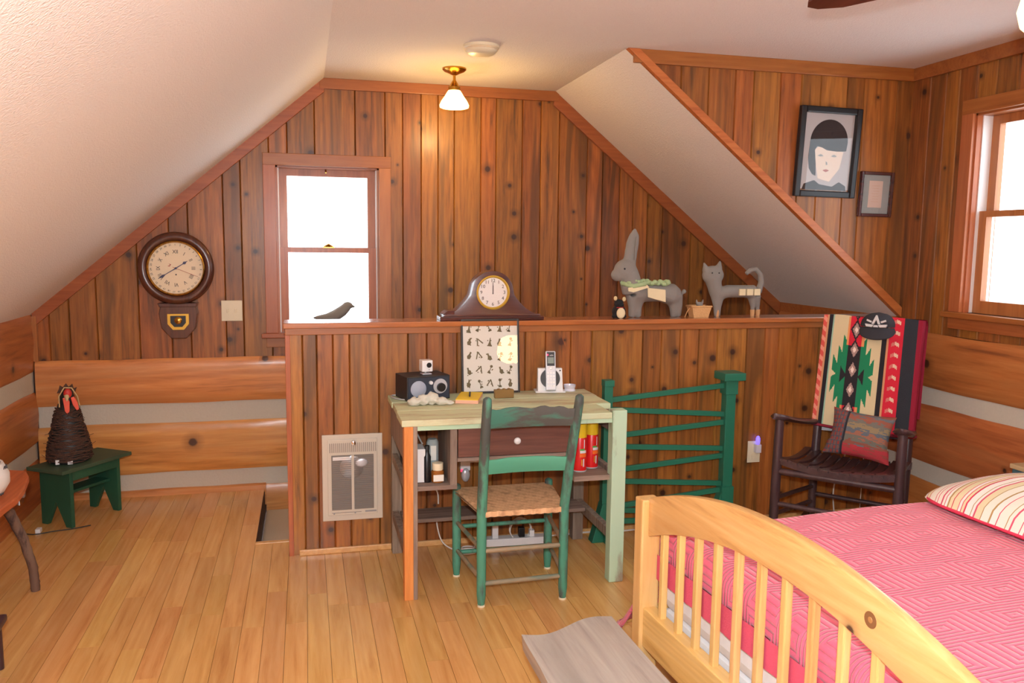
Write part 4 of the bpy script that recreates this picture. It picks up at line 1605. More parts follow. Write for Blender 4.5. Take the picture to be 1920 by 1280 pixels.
hand(wc, 'hour_hand', 57, .075, .0028, 'inkblue', -.0985, True)
hand(wc, 'minute_hand', 238, .112, .0024, 'inkblue', -.1000, True)
hand(wc, 'date_hand', 112, .128, .0013, 'inkred', -.1015)
mb = MB().prism([(-.045, .012), (-.033, .010), (-.024, .022), (-.036, .026), (-.030, .018)], 'Y', -.0975, -.0965)
mb.build('crescent', 'inkred', dl)
MB().lathe([(.0, -.104), (.006, -.103), (.006, -.096)], axis='Y', n=16).build('hand_boss', 'inkblue', wc)
MB().lathe([(.0, -.0978), (.004, -.0978), (.004, -.096)], (0, 0, -.036), axis='Y', n=12).build('winding_hole', 'ink', dl)
hx = [(-.058, .0), (.058, .0), (.058, -.058), (.030, -.092), (-.030, -.092), (-.058, -.058)]
hx = [(u, v - .262) for u, v in hx]
pw_ = MB().prism(hx, 'Y', -.080, -.075).build('pendulum_window', 'gold', wc, bevel=.001)
hi = [(u * .72, (v + .308) * .70 - .305) for u, v in hx]
MB().prism(hi, 'Y', -.0815, -.0795).build('window_glass', 'black', pw_)
MB().lathe([(.0, -.0865), (.014, -.085), (.021, -.0815)], (0, 0, -.300), axis='Y', n=20).build('pendulum_bob', 'brass', wc, smooth=60)
MB().prism([(-.108, -.20), (.108, -.20), (.098, -.222), (-.098, -.222)], 'Y', -.088, .0).build('case_ledge', 'clockwood', wc, bevel=.003)

# ---- switch plate
sw = thing('light_switch', 'ivory double switch plate beside the wall clock', 'switch', (-.426, GY, 1.091))
MB().box(-.059, .059, -.007, 0, -.061, .061).build('plate', 'offwhite', sw, bevel=.003)
for s_ in (-1, 1):
    MB().box(s_ * .023 - .005, s_ * .023 + .005, -.016, -.006, -.010, .012).build('toggle', 'offwhite', sw, bevel=.002)

# ---- bird figure on the sill
bd = thing('bird_figure', 'small carved bird sitting on the gable window sill', 'figurine', (.17, GY + .02, .957))
mb = MB().tube([(-.11, 0, .085), (-.05, .0, .085), (.0, 0, .095), (.045, 0, .125), (.075, 0, .152)], [.012, .026, .036, .034, .028], 14)
mb.ell((.078, 0, .158), (.032, .024, .024)).ell((.108, 0, .152), (.016, .008, .008)).ell((-.10, 0, .085), (.03, .014, .010))
fused('body', mb, 'greyfelt', bd, .004, 4)
MB().lathe([(.03, 0), (.03, .012), (.012, .016), (.010, .08)], (.0, 0, 0), 'Z', 16).build('stand', 'weather', bd)

# ================================================================ ON THE HALF WALL
CT = 1.126
mc = thing('mantel_clock', 'dark hump-backed mantel clock on the half wall', 'clock', (.893, HY + .015, CT))
prof = []
for k in range(0, 41):
    x_ = -.245 + .49 * k / 40
    ax = abs(x_)
    if ax < .108:
        z_ = .135 + math.sqrt(max(0, .108 ** 2 - x_ ** 2)) * 1.0
    else:
        t = (ax - .108) / .137
        z_ = .030 + .098 * (1 - t) ** 2.0
    prof.append((x_, z_))
poly = [(-.245, .018)] + prof + [(.245, .018)]
MB().prism(poly, 'Y', -.015, .085).build('case', 'mahog', mc, bevel=.0025, smooth=30)
MB().box(-.262, .262, -.025, .092, 0, .02).build('base', 'mahog', mc, bevel=.004)
MB().lathe([(.080, -.016), (.084, -.026), (.078, -.030), (.073, -.024), (.072, -.018)], (0, 0, .138), 'Y', 48).build('bezel', 'gold', mc, smooth=60)
dl = MB().lathe([(.0, -.0165), (.076, -.0165), (.076, -.0185), (.0, -.0185)], (0, 0, .138), 'Y', 48).build('dial', 'silverdial', mc)
mb = MB()
for k in range(12):
    a = -2 * PI * k / 12
    text(mb, str(12 if k == 0 else k), .024, faceY(-math.sin(a) * .058, -.0190, .138 + math.cos(a) * .058, 0))
mb.build('numerals', 'ink', dl)
for nm, dg_, ln in (('hour_hand', 2, .034), ('minute_hand', 0, .050)):
    MB().prism([(-.002, -.008), (.002, -.008), (.001, ln), (-.001, ln)], 'Y', -.0215, -.0200, Matrix.Translation((0, 0, .138)) @ Matrix.Rotation(math.radians(dg_), 4, 'Y')).build(nm, 'ink', mc)
MB().prism([(-.245, .032), (-.225, .048), (-.19, .05), (-.19, .03)], 'Y', -.0153, .086).build('inlay', 'mahog', mc)

# ---- stuffed rabbit (faces left)
rb = thing('stuffed_rabbit', 'grey felt rabbit toy with tall ear and green collar', 'stuffed toy', (1.765, HY + .085, CT))
mb = MB()
mb.tube([(-.105, 0, .0), (-.10, 0, .05), (-.095, 0, .11)], [.016, .022, .042], 12)
mb.tube([(-.065, 0, .0), (-.07, 0, .05), (-.07, 0, .11)], [.016, .022, .040], 12)
mb.tube([(.135, 0, .0), (.135, 0, .05), (.125, 0, .11)], [.016, .024, .045], 12)
mb.tube([(.165, .0, .0), (.162, .0, .05), (.14, 0, .11)], [.014, .022, .045], 12)
mb.tube([(-.10, 0, .125), (-.03, 0, .130), (.05, 0, .132), (.12, 0, .120), (.150, 0, .105)], [.052, .050, .050, .058, .045], 16)
mb.tube([(-.10, 0, .13), (-.115, 0, .19), (-.13, 0, .24)], [.056, .056, .052], 14)
mb.ell((-.145, 0, .245), (.064, .045, .060)).ell((-.188, 0, .222), (.036, .030, .034))
mb.tube([(-.125, 0, .27), (-.118, 0, .33), (-.108, 0, .39), (-.10, 0, .43), (-.098, 0, .465)], [.018, .017, .017, .013, .003], 12, flat=2.1)
mb.ell((.192, 0, .135), (.014, .012, .014))
fused('body', mb, 'greyfelt', rb, .006, 5)
MB().prism([(-.105, .30), (-.098, .35), (-.098, .42), (-.104, .36)], 'Y', -.022, -.016).build('ear_lining', 'greyfelt', rb)
mb = MB().ell((-.165, -.040, .255), (.005, .004, .005))
mb.build('eye', 'ink', rb, smooth=180)
mb = MB()
mb.tube([(-.165, -.02, .18), (-.12, -.054, .165), (-.06, -.058, .178), (-.05, .0, .185), (-.08, .05, .18), (-.15, .03, .185), (-.165, -.02, .18)], [.013] * 7, 10)
rg = random.Random(4)
for k in range(40):
    t = k / 39
    mb.ell((-.15 + .24 * t, -.03 - .02 * math.sin(t * 3) + rg.uniform(-.01, .03), .183 + rg.uniform(-.008, .012) - .03 * max(0, t - .75)), (.016, .014, .012), 8, 6)
mb.build('collar', 'sage', rb, smooth=180)
MB().prism([(-.150, .158), (-.045, .172), (-.035, .160), (-.12, .135), (-.148, .140)], 'Y', -.062, -.054).build('scarf', 'cream', rb)
MB().prism([(-.045, .158), (.055, .148), (.058, .083), (.0, .098), (-.042, .110)], 'Y', -.068, -.060).build('pouch', 'cream', rb, bevel=.002)

# ---- small black dog figure
dgf = thing('dog_figurine', 'tiny black and white dog figurine by the rabbit', 'figurine', (1.572, HY + .04, CT))
dgf.scale = (1.25, 1.15, 1.08)
mb = MB().ell((0, 0, .032), (.030, .024, .034)).ell((-.002, -.004, .072), (.020, .019, .020)).ell((.004, -.022, .066), (.010, .012, .008)).ell((0, 0, .05), (.02, .018, .02))
mb.ell((.022, -.004, .01), (.010, .012, .010)).ell((-.022, -.004, .01), (.010, .012, .010))
fused('body', mb, 'blackfelt', dgf, .003, 2)
MB().ell((.002, -.021, .026), (.019, .008, .026)).build('white_chest', 'cream', dgf, smooth=180)
for s_, dz in ((-1, .004), (1, 0)):
    MB().ell((s_ * .019, -.008, .092 + dz), (.008, .005, .011)).build('ear', 'straw', dgf, smooth=180)
MB().lathe([(.019, .047), (.022, .051), (.019, .055)], n=20).build('collar', 'redcloth', dgf, smooth=60)

# ---- basket with a tiny grey cat
bk = thing('small_basket', 'tiny tan basket with a grey kitten inside', 'basket', (2.035, HY + .06, CT))
mb = MB()
vs = [(-.042, -.028, 0), (.042, -.028, 0), (.042, .028, 0), (-.042, .028, 0), (-.056, -.036, .058), (.056, -.036, .058), (.056, .036, .058), (-.056, .036, .058),
      (-.050, -.031, .058), (.050, -.031, .058), (.050, .031, .058), (-.050, .031, .058), (-.040, -.025, .01), (.040, -.025, .01), (.040, .025, .01), (-.040, .025, .01)]
fs = [(0, 3, 2, 1)] + [(a, (a + 1) % 4, 4 + (a + 1) % 4, 4 + a) for a in range(4)] + [(4 + a, 4 + (a + 1) % 4, 8 + (a + 1) % 4, 8 + a) for a in range(4)] + \
     [(8 + a, 8 + (a + 1) % 4, 12 + (a + 1) % 4, 12 + a) for a in range(4)] + [(12, 13, 14, 15)]
MB().add(vs, fs).build('tub', 'wicker', bk)
MB().tube([(-.056, -.036, .058), (.056, -.036, .058), (.056, .036, .058), (-.056, .036, .058), (-.056, -.036, .058)], .005, 8).build('rim', 'wicker', bk, smooth=60)
kt = tag(fused('kitten', MB().ell((0, 0, 0), (.026, .020, .026)).ell((-.004, -.012, .026), (.018, .016, .016)).tube([(-.018, -.01, .034), (-.022, -.01, .056)], [.008, .002], 8).tube([(.012, -.01, .034), (.017, -.01, .056)], [.008, .002], 8), 'greyfelt', None, .003, 2),
         'tiny grey kitten toy sitting in the tan basket', 'figurine')
kt.location = (2.035, HY + .06, CT + .040)
MB().tube([(-.075, .01, .0), (-.068, .0, .03), (-.058, -.01, .05)], .0025, 6).build('handle_end', 'wicker', bk)

# ---- stuffed grey cat (faces left)
ct = thing('stuffed_cat', 'grey felt cat toy with curled tail and cream patches', 'stuffed toy', (2.262, HY + .085, CT))
mb = MB()
for x_ in (-.115, -.098):
    mb.tube([(x_, 0, .0), (x_, 0, .05), (x_ - .002, 0, .11)], [.010, .014, .030], 12)
mb.tube([(.105, 0, 0), (.105, 0, .05), (.10, 0, .11)], [.008, .013, .028], 12)
mb.tube([(.145, .01, 0), (.14, .01, .05), (.12, 0, .11)], [.008, .013, .030], 12)
mb.tube([(-.11, 0, .12), (-.05, 0, .135), (.05, 0, .135), (.11, 0, .13)], [.036, .035, .034, .040], 16)
mb.tube([(-.115, 0, .12), (-.13, 0, .17), (-.140, 0, .21)], [.036, .040, .048], 14)
mb.ell((-.140, 0, .222), (.062, .042, .052))
mb.tube([(-.182, 0, .250), (-.195, 0, .290)], [.022, .004], 8)
mb.tube([(-.108, 0, .260), (-.100, 0, .300)], [.022, .004], 8)
mb.tube([(.135, 0, .13), (.15, 0, .18), (.145, 0, .225), (.115, 0, .255), (.08, 0, .250), (.055, 0, .228)], [.020, .017, .016, .015, .014, .012], 12)
fused('body', mb, 'greyfelt', ct, .006, 4)
for k in range(3):
    MB().box(-.002 + k * .044, .034 + k * .044, -.046, -.034, .115, .150).build('patch', 'cream', ct, bevel=.002)
for x_ in (-.165, -.125):
    MB().ell((x_, -.040, .235), (.004, .004, .004), 8, 6).build('eye', 'ink', ct)
for x_ in (-.107, .105, .144):
    MB().lathe([(.010, .0), (.0125, .012), (.0125, .035)], (x_, .0 if x_ < .14 else .01, 0), 'Z', 12).build('paw', 'tan', ct, smooth=60)

# ================================================================ ON THE DESK
DT = .776
rd = thing('radio', 'black table radio with round grey grille and silver dial', 'radio', (.540, 3.80, DT), math.radians(14))
MB().box(-.107, .107, -.03, .125, .0, .112).build('cabinet', 'blackmat', rd, bevel=.003)
MB().box(-.102, .102, -.0335, -.029, .006, .106).build('front_panel', 'radioface', rd, bevel=.001)
MB().lathe([(.0, -.038), (.036, -.0375), (.039, -.033)], (-.052, 0, .055), 'Y', 36).build('speaker_grille', 'greymesh', rd, smooth=60)
tn = MB().lathe([(.0, -.0385), (.034, -.0375), (.035, -.033)], (.056, 0, .063), 'Y', 36).build('tuning_ring', 'silver', rd, smooth=60)
MB().lathe([(.0, -.050), (.020, -.0495), (.021, -.037)], (.058, 0, .058), 'Y', 28).build('tuning_knob', 'black', tn, smooth=40)
for z_ in (.082, .032):
    MB().lathe([(.0, -.046), (.008, -.045), (.009, -.033)], (.008, 0, z_), 'Y', 16).build('knob', 'white', rd, smooth=40)

wcam = thing('web_camera', 'small white cube camera on top of the radio', 'camera', (.543, 3.835, DT + .1125), math.radians(10))
MB().box(-.026, .026, -.025, .025, .014, .068).build('body', 'white', wcam, bevel=.004)
MB().lathe([(.0, -.0285), (.011, -.028), (.0125, -.0245)], (.008, 0, .045), 'Y', 24).build('lens', 'black', wcam, smooth=40)
MB().box(-.022, .022, -.022, .022, 0, .006).build('foot', 'silver', wcam, bevel=.002)
MB().box(-.004, .004, .006, .012, .004, .016).build('hinge', 'white', wcam)
MB().lathe([(.0, -.0258), (.002, -.0258), (.002, -.024)], (.008, 0, .024), 'Y', 8).build('sensor', 'ink', wcam)

# pale stone or shell
mb = MB()
rs = random.Random(8)
for c, r in (((-.07, 0, .016), (.032, .026, .020)), ((-.03, .005, .022), (.028, .026, .026)), ((.01, .008, .026), (.030, .024, .030)), ((.05, -.004, .016), (.036, .022, .018)), ((.085, -.01, .008), (.026, .014, .010))):
    mb.ell(c, r, 14, 10)
st = fused('rough_stone', mb, 'rock', None, .004, 1)
for v in st.data.vertices:
    k = noise.noise(v.co * 60) * .006
    v.co += v.normal * k
    v.co.z = max(v.co.z, 0)
tag(st, 'rough pale stone lying in front of the radio', 'stone')
st.location = (.535, 3.655, DT)

np_ = thing('notepad', 'yellow notepad with a pen on the desk', 'notepad', (.735, 3.745, DT), math.radians(-18))
MB().box(-.052, .052, -.10, .10, 0, .016).build('pages', 'pinkpaper', np_)
MB().box(-.052, .052, -.10, .10, .016, .019).build('top_sheet', 'yellow', np_)
pen = tag(MB().tube([(-.005, .06, .024), (.005, -.03, .024), (.007, -.045, .0235)], [.0045, .0045, .002], 10).build('pen', 'ink', smooth=50), 'dark pen lying across the yellow notepad', 'pen')
pen.location = np_.location
pen.rotation_euler = np_.rotation_euler

# framed chart leaning on the half wall
fr = thing('framed_chart', 'thin black framed chart of small printed figures on the desk', 'picture frame', (.873, 3.898, DT), rot=(math.radians(-7.5), 0, math.radians(-1.0)))
fw_, fh_ = .145, .362
for a, b, c, d_ in ((-fw_, -fw_ + .009, 0, fh_), (fw_ - .009, fw_, 0, fh_)):
    MB().box(a, b, -.008, .008, c, d_).build('frame_side', 'black', fr, bevel=.001)
for c, d_ in ((0, .009), (fh_ - .009, fh_)):
    MB().box(-fw_ + .009, fw_ - .009, -.008, .008, c, d_).build('frame_side', 'black', fr, bevel=.001)
sh = MB().box(-fw_ + .006, fw_ - .006, .0, .005, .006, fh_ - .006).build('print', 'paper', fr)
mb = MB()
rc = random.Random(21)
olive = plain('print_olive', (112, 104, 78), .8)
for r_ in range(5):
    for c_ in range(5):
        cx = -.108 + .052 * c_ + rc.uniform(-.004, .004)
        cz = .045 + .068 * r_ + rc.uniform(-.006, .006)
        FM = Matrix.Translation((cx, -.0008, cz)) @ Matrix.Rotation(rc.uniform(-.5, .5), 4, 'Y')
        kind = rc.randrange(4)
        if kind == 0:
            mb.prism([(-.010, -.018), (.010, -.018), (.004, .0), (.0015, .022), (-.0015, .022), (-.004, 0)], 'Y', -.0006, .0006, FM)
            mb.box(-.012, .012, -.0006, .0006, -.020, -.016, FM)
        elif kind == 1:
            mb.prism([(-.002, -.02), (.002, -.02), (.0015, .016), (-.0015, .016)], 'Y', -.0006, .0006, FM)
            mb.lathe([(.0, -.0006), (.007, -.0006), (.007, .0006)], (0, 0, .016), 'Y', 10, FM)
            mb.prism([(-.009, -.020), (.009, -.020), (.006, -.010), (-.006, -.010)], 'Y', -.0006, .0006, FM)
        elif kind == 2:
            mb.prism([(-.018, -.014), (-.012, -.014), (0, .012), (.012, -.014), (.018, -.014), (.002, .020), (-.002, .020)], 'Y', -.0006, .0006, FM)
        else:
            mb.prism([(-.010, -.006), (-.004, -.018), (.008, -.016), (.011, .0), (.004, .006), (.006, .018), (-.002, .020), (-.004, .006)], 'Y', -.0006, .0006, FM)
        for q in range(4):
            mb.ell((rc.uniform(-.012, .012), 0, rc.uniform(-.018, .02)), (.003, .0007, .003), 6, 4, FM)
mb.build('printed_figures', olive, sh)
MB().box(-fw_ + .008, fw_ - .008, -.005, -.0035, .008, fh_ - .008).build('glazing', 'glass', fr)

bb = tag(MB().box(-.046, .046, -.016, .016, 0, .040).lathe([(.0, .046), (.008, .044), (.010, .039)], (-.025, 0, 0), 'Z', 12).lathe([(.0, .046), (.008, .044), (.010, .039)], (0, 0, 0), 'Z', 12).lathe([(.0, .046), (.008, .044), (.010, .039)], (.025, 0, 0), 'Z', 12).build('brass_block', 'brassblock', bevel=.002),
         'small brass block in front of the framed chart', 'block')
bb.location = (.905, 3.765, DT)

ph = thing('telephone', 'white cordless telephone standing in its base on the desk', 'telephone', (1.165, 3.87, DT), math.radians(-8))
MB().box(-.075, .075, -.025, .06, 0, .008).build('stand', 'white', ph, bevel=.003)
MB().hexa([(-.063, -.018, .006), (.063, -.018, .006), (.063, .035, .006), (-.063, .035, .006), (-.061, .010, .118), (.061, .010, .118), (.061, .035, .118), (-.061, .035, .118)]).build('base_front', 'white', ph, bevel=.004)
TLT = Matrix.Rotation(math.radians(-13.5), 4, 'X')
MB().lathe([(.0, -.004), (.048, -.004), (.049, .003)], (0, -.020, .066), 'Y', 36, TLT).build('dark_disc', 'black', ph)
hs_ = MB().box(-.025, .025, -.046, -.020, .004, .200, TLT).build('handset', 'silver', ph, bevel=.006)
MB().box(-.019, .019, -.0475, -.045, .126, .194, TLT).build('handset_top', 'black', hs_, bevel=.001)
MB().box(-.015, .015, -.0485, -.047, .138, .168, TLT).build('screen', 'lcd', hs_)
MB().box(-.020, -.012, -.0495, -.047, .176, .184, TLT).build('message_light', 'redled', hs_)
mb = MB()
text(mb, 'at&t', .011, TLT @ faceY(.004, -.0480, .178))
mb.build('lettering', 'emblem', hs_)
MB().lathe([(.0, -.051), (.008, -.0495), (.0095, -.046)], (0, 0, .116), 'Y', 20, TLT).build('navigation_key', 'white', hs_, smooth=50)
for r_ in range(5):
    for c_ in range(3):
        MB().box(-.019 + .0135 * c_, -.008 + .0135 * c_, -.0478, -.0455, .024 + .0155 * r_, .034 + .0155 * r_, TLT).build('key', 'white', hs_)
MB().lathe([(.0, -.0195), (.004, -.0195), (.004, -.015)], (.050, .0, .105), 'Y', 10, TLT).build('button', 'ink', ph)

gl = tag(MB().lathe([(.0, .012), (.026, .012), (.029, .016), (.031, .030), (.029, .030), (.027, .018), (.0, .016)], n=24).lathe([(.0, 0), (.03, 0), (.026, .012), (.0, .012)], n=24).build('glass_dish', 'clearplastic', smooth=40), 'small pale dish behind the telephone', 'dish')
gl.location = (1.275, 3.895, DT)

# ---- inside the desk: left cubby and right shelf
SB = .487
bx = tag(MB().box(-.020, .020, -.05, .05, 0, .145).build('white_box', 'white', bevel=.003), 'slim white box on edge in the desk cubby', 'box')
bx.location = (.462, 3.47, SB)
bt = thing('black_bottle', 'black bottle in the desk cubby', 'bottle', (.490, 3.43, SB))
MB().lathe([(.0, 0), (.016, 0), (.017, .01), (.017, .11), (.010, .125), (.009, .14), (.0, .14)], n=20).build('body', 'black', bt, smooth=40)
MB().lathe([(.0095, .138), (.011, .14), (.011, .158), (.0, .158)], n=16).build('cap', 'dark_metal', bt)
b2 = thing('grey_canister', 'grey canister with white label in the desk cubby', 'canister', (.527, 3.52, SB))
MB().lathe([(.0, 0), (.026, 0), (.027, .01), (.027, .15), (.02, .165), (.0, .165)], n=24).build('body', 'mat_grey' if 'mat_grey' in M else 'matgrey', b2, smooth=40)
MB().box(-.012, .012, -.0285, -.0265, .075, .140).build('label', 'paper', b2)
b3 = thing('amber_jar', 'squat amber jar with white labels in the desk cubby', 'jar', (.535, 3.425, SB))
MB().lathe([(.0, 0), (.026, 0), (.028, .006), (.028, .045), (.022, .052), (.0, .052)], n=24).build('body', 'amber', b3, smooth=40)
MB().box(-.022, .022, -.0295, -.0275, .008, .036).build('label', 'paper', b3)
MB().lathe([(.023, .052), (.024, .054), (.024, .082), (.0, .084)], n=24).build('lid', 'offwhite', b3, smooth=40)
tw = tag(MB().ell((0, 0, .012), (.035, .03, .014)).ell((.02, .01, .02), (.022, .02, .016)).build('red_cloth', 'redcloth', smooth=180), 'crumpled red cloth in the desk cubby', 'cloth')
tw.location = (.50 + .055, 3.50, SB - .001)
tw.scale = (.5, .8, .9)


def can(label, x_, y_, rot):
    t = thing('spray_can', label, 'spray can', (x_, y_, .4905), rot, group='red spray cans on the desk shelf')
    MB().lathe([(.0, 0), (.031, 0), (.0325, .003), (.0325, .006)], n=28).build('bottom_rim', 'silver', t, smooth=40)
    bdy = MB().lathe([(.0315, .005), (.0315, .152), (.028, .160), (.0, .160)], n=28).build('body', 'red', t, smooth=40)
    MB().lathe([(.030, .155), (.0305, .158), (.0295, .216), (.026, .220), (.0, .220)], n=28).build('cap', 'cap_yellow', t, smooth=40)
    def patch(nm, mt, a0, a1, z0, z1):
        m_ = MB().grid(lambda a, b: (.0319 * math.cos(a0 + (a1 - a0) * a), .0319 * math.sin(a0 + (a1 - a0) * a), z0 + (z1 - z0) * b), 8, 2)
        m_.build(nm, mt, bdy, smooth=60)
    patch('print', 'lime', -1.75, -1.0, .098, .106)
    patch('print', 'emblem', -1.7, -.7, .086, .098)
    patch('print', 'orange', -1.75, -.7, .068, .084)
    patch('print', 'emblem', -1.25, -1.05, .024, .060)
    patch('print', 'gold', -1.5, -1.35, .030, .058)
    patch('print', 'emblem', -1.15, -1.0, .108, .148)
    return t


can('red spray can with yellow cap, half hidden by the chair post', 1.185, 3.455, -.15)
can('red spray can with yellow cap, nearer the mint desk leg', 1.256, 3.50, 0)


# ---- cords and electrics under the desk
def cord(name, label, pts, r=.0035, mat='cord', n=8, parent=None):
    P = [Vector(p) for p in pts]
    out = []
    for i in range(len(P) - 1):
        a, b, c, d_ = P[max(i - 1, 0)], P[i], P[i + 1], P[min(i + 2, len(P) - 1)]
        for k in range(6):
            t = k / 6
            out.append(.5 * ((2 * b) + (-a + c) * t + (2 * a - 5 * b + 4 * c - d_) * t * t + (-a + 3 * b - 3 * c + d_) * t ** 3))
    out.append(P[-1])
    if parent is not None:
        inv = parent.matrix_basis.inverted()
        return MB().tube([inv @ p for p in out], r, n).build('cord', mat, parent, smooth=60)
    return tag(MB().tube(out, r, n).build(name, mat, smooth=60), label, 'cord')


ps = thing('power_strip', 'white power strip with plugs on the floor under the desk', 'power strip', (1.0, 3.90, 0), math.radians(-3))
MB().box(-.16, .16, -.028, .028, 0, .038).build('body', 'white', ps, bevel=.004)
MB().box(.02, .05, -.018, .018, .038, .085).build('plug', 'black', ps, bevel=.003)
MB().box(-.115, -.085, -.016, .016, .038, .115).build('plug', 'white', ps, bevel=.003)
MB().box(.075, .10, -.016, .016, .038, .07).build('plug', 'white', ps, bevel=.003)
cord('power_cord', 'white cord dropping through the desk cubby', [(.463, 3.90, .73), (.468, 3.80, .70), (.487, 3.72, .63), (.50, 3.65, .60)], .004, parent=ps)
cord('power_cord', 'kinked white cord below the desk cubby', [(.56, 3.90, .47), (.555, 3.88, .42), (.535, 3.87, .36), (.545, 3.87, .34), (.60, 3.87, .31), (.61, 3.88, .24)], .0035, parent=ps)
cord('power_cord', 'straight white cord slanting from cubby to chair', [(.61, 3.90, .47), (.625, 3.90, .43), (.66, 3.90, .36), (.70, 3.90, .30)], .003, parent=ps)
cord('power_cord', 'white cord curving down to the floor by the desk', [(.60, 3.88, .19), (.605, 3.87, .12), (.63, 3.85, .05), (.70, 3.83, .012), (.78, 3.82, .008)], .0035, parent=ps)
loop = [(.745 + .05 * math.cos(t * .9) * (1 - .02 * t), 3.80 + .03 * math.sin(t * .9), .008 + .0016 * t) for t in range(0, 22)]
cord('cord_coil', 'tangled white cord coil on the floor left of power strip', loop, .0035, parent=ps)
loop = [(1.03 + .055 * math.cos(t * .8), 3.90 - .012 * math.sin(t * .5), .075 + .055 * math.sin(t * .8) + .0 * t) for t in range(0, 20)]
cord('cord_coil', 'white cord looped upright over the power strip', loop, .003, parent=ps)
cord('power_cord', 'white cord running along the wall base to the rail', [(1.02, 3.94, .012), (1.2, 3.945, .010), (1.4, 3.945, .014), (1.56, 3.93, .012), (1.72, 3.94, .012)], .0045, parent=ps)
ad = thing('adapter', 'white plug adapter with cord hanging beside the desk drawer', 'adapter', (.752, 3.945, .385))
MB().box(-.025, .025, -.022, .024, .0, .075).build('body', 'white', ad, bevel=.004)
MB().tube([(.02, -.01, .045), (.08, -.02, .045), (.085, -.02, .075)], .008, 8).build('prong', 'white', ad, smooth=50)
MB().ell((.0, -.024, -.02), (.022, .014, .035)).build('cable_boot', 'silver', ad, smooth=180)
MB().box(-.024, -.012, -.0245, -.02, -.004, .008).build('lamp', 'redled', ad)

# ================================================================ HEATER in the half wall
ht = thing('wall_heater', 'beige gas wall heater set into the half wall', 'heater', (.205, HY, .162))
MB().box(-.143, .143, -.012, .0, 0, .424).build('frame', 'heater', ht, bevel=.003)
MB().box(-.118, .118, -.018, -.010, .028, .402).build('front_panel', 'heater', ht, bevel=.003)
ins = MB().box(-.100, .100, -.0195, -.016, .055, .325).build('opening', 'heaterdark', ht)
MB().lathe([(.0, -.0215), (.05, -.0215), (.058, -.019)], (-.005, 0, .264), 'Y', 28).build('reflector', 'heatermetal', ins, smooth=50)
MB().box(-.094, -.012, -.024, -.018, .302, .318).build('burner_plate', 'white', ins)
MB().ell((.042, -.020, .285), (.03, .006, .022)).build('burner', 'silver', ins, smooth=180)
MB().box(-.006, .006, -.026, -.017, .055, .325).build('mullion', 'heater', ht)
for k in range(26):
    z_ = .062 + k * .0103
    MB().tube([(-.1, -.0235, z_), (.1, -.0235, z_)], .0009, 5).build('guard_wire', 'heatermetal', ht)
for k in range(24):
    MB().box(-.108 + k * .0094, -.1045 + k * .0094, -.0188, -.0175, .338, .384).build('vent_slot', 'heaterdark', ht)
MB().lathe([(.0, -.034), (.010, -.032), (.012, -.018)], (.005, 0, .385), 'Y', 16).build('knob', 'chrome', ht, smooth=50)
for x_ in (-.09, .01):
    MB().lathe([(.0, -.021), (.004, -.020), (.004, -.017)], (x_, 0, .038), 'Y', 10).build('screw', 'heatermetal', ht)
MB().box(-.10, .04, -.0185, -.0178, .040, .0425).build('score_line', 'heaterdark', ht)
MB().box(.058, .112, -.0188, -.0178, .038, .046).build('nameplate', 'heatermetal', ht)

# ================================================================ OUTLET WITH NIGHT LIGHT
ot = thing('wall_outlet', 'ivory outlet plate with night light on the half wall', 'outlet', (2.362, HY, .39))
MB().box(-.038, .038, -.006, 0, -.060, .060).build('plate', 'offwhite', ot, bevel=.003)
MB().box(-.013, .013, -.009, -.005, -.045, -.012).build('socket', 'offwhite', ot, bevel=.002)
nl_ = thing('night_light', 'small blue glowing night light plugged in the outlet', 'night light', (2.375, HY - .006, .40))
MB().box(-.016, .016, -.028, .0, -.012, .035).build('housing', 'clearplastic', nl_, bevel=.004)
MB().lathe([(.0, .082), (.007, .078), (.012, .066), (.012, .055), (.008, .036)], (0, -.014, 0), 'Z', 16).build('bulb', 'led', nl_, smooth=180)

# ================================================================ PICTURES on the cheek wall
pc = thing('portrait_picture', 'black framed portrait print with dark bobbed hair', 'picture', (2.682, CY, 2.0), rot=(math.radians(3.0), math.radians(.8), 0))
for a, b, c, d_ in ((-.183, -.150, -.232, .232), (.150, .183, -.232, .232)):
    MB().box(a, b, -.032, -.004, c, d_).build('frame_side', 'black', pc, bevel=.006)
for c, d_ in ((-.232, -.199), (.199, .232)):
    MB().box(-.150, .150, -.032, -.004, c, d_).build('frame_side', 'black', pc, bevel=.006)
sh = MB().box(-.152, .152, -.010, -.006, -.201, .201).build('print', 'portraitbg', pc)
hair = [(-.115 + .0, -.10)]
hair = []
for k in range(25):
    a = PI * k / 24
    hair.append((.008 + .112 * math.cos(a), .055 + .115 * math.sin(a)))
hair += [(-.108, -.03), (-.098, -.085), (-.075, -.115), (-.055, -.122), (-.06, -.06), (-.072, .01), (-.06, .03), (-.03, .025), (.0, .012), (.06, .008), (.115, .012)]
MB().prism(hair, 'Y', -.0112, -.0100).build('printed_hair', 'portraithair', sh)
MB().prism([(-.072, .012), (-.05, .03), (.01, .045), (.06, .01), (.10, .008), (.085, -.08), (.03, -.15), (-.04, -.135), (-.06, -.06)], 'Y', -.0106, -.0100).build('printed_face', 'portraitskin', sh)
MB().prism([(-.13, -.195), (-.12, -.165), (-.06, -.145), (-.03, -.165), (.05, -.175), (.09, -.15), (.13, -.17), (.135, -.195)], 'Y', -.0116, -.0100).build('printed_collar', 'portraithair', sh)
mb = MB()
for ex in (-.035, .045):
    mb.prism([(ex - .018, -.018), (ex, -.008), (ex + .018, -.018), (ex, -.022)], 'Y', -.0112, -.0104)
mb.prism([(-.002, -.045), (.006, -.048), (.012, -.062), (.002, -.064)], 'Y', -.0110, -.0104)
mb.build('printed_eyes', 'matgrey', sh)
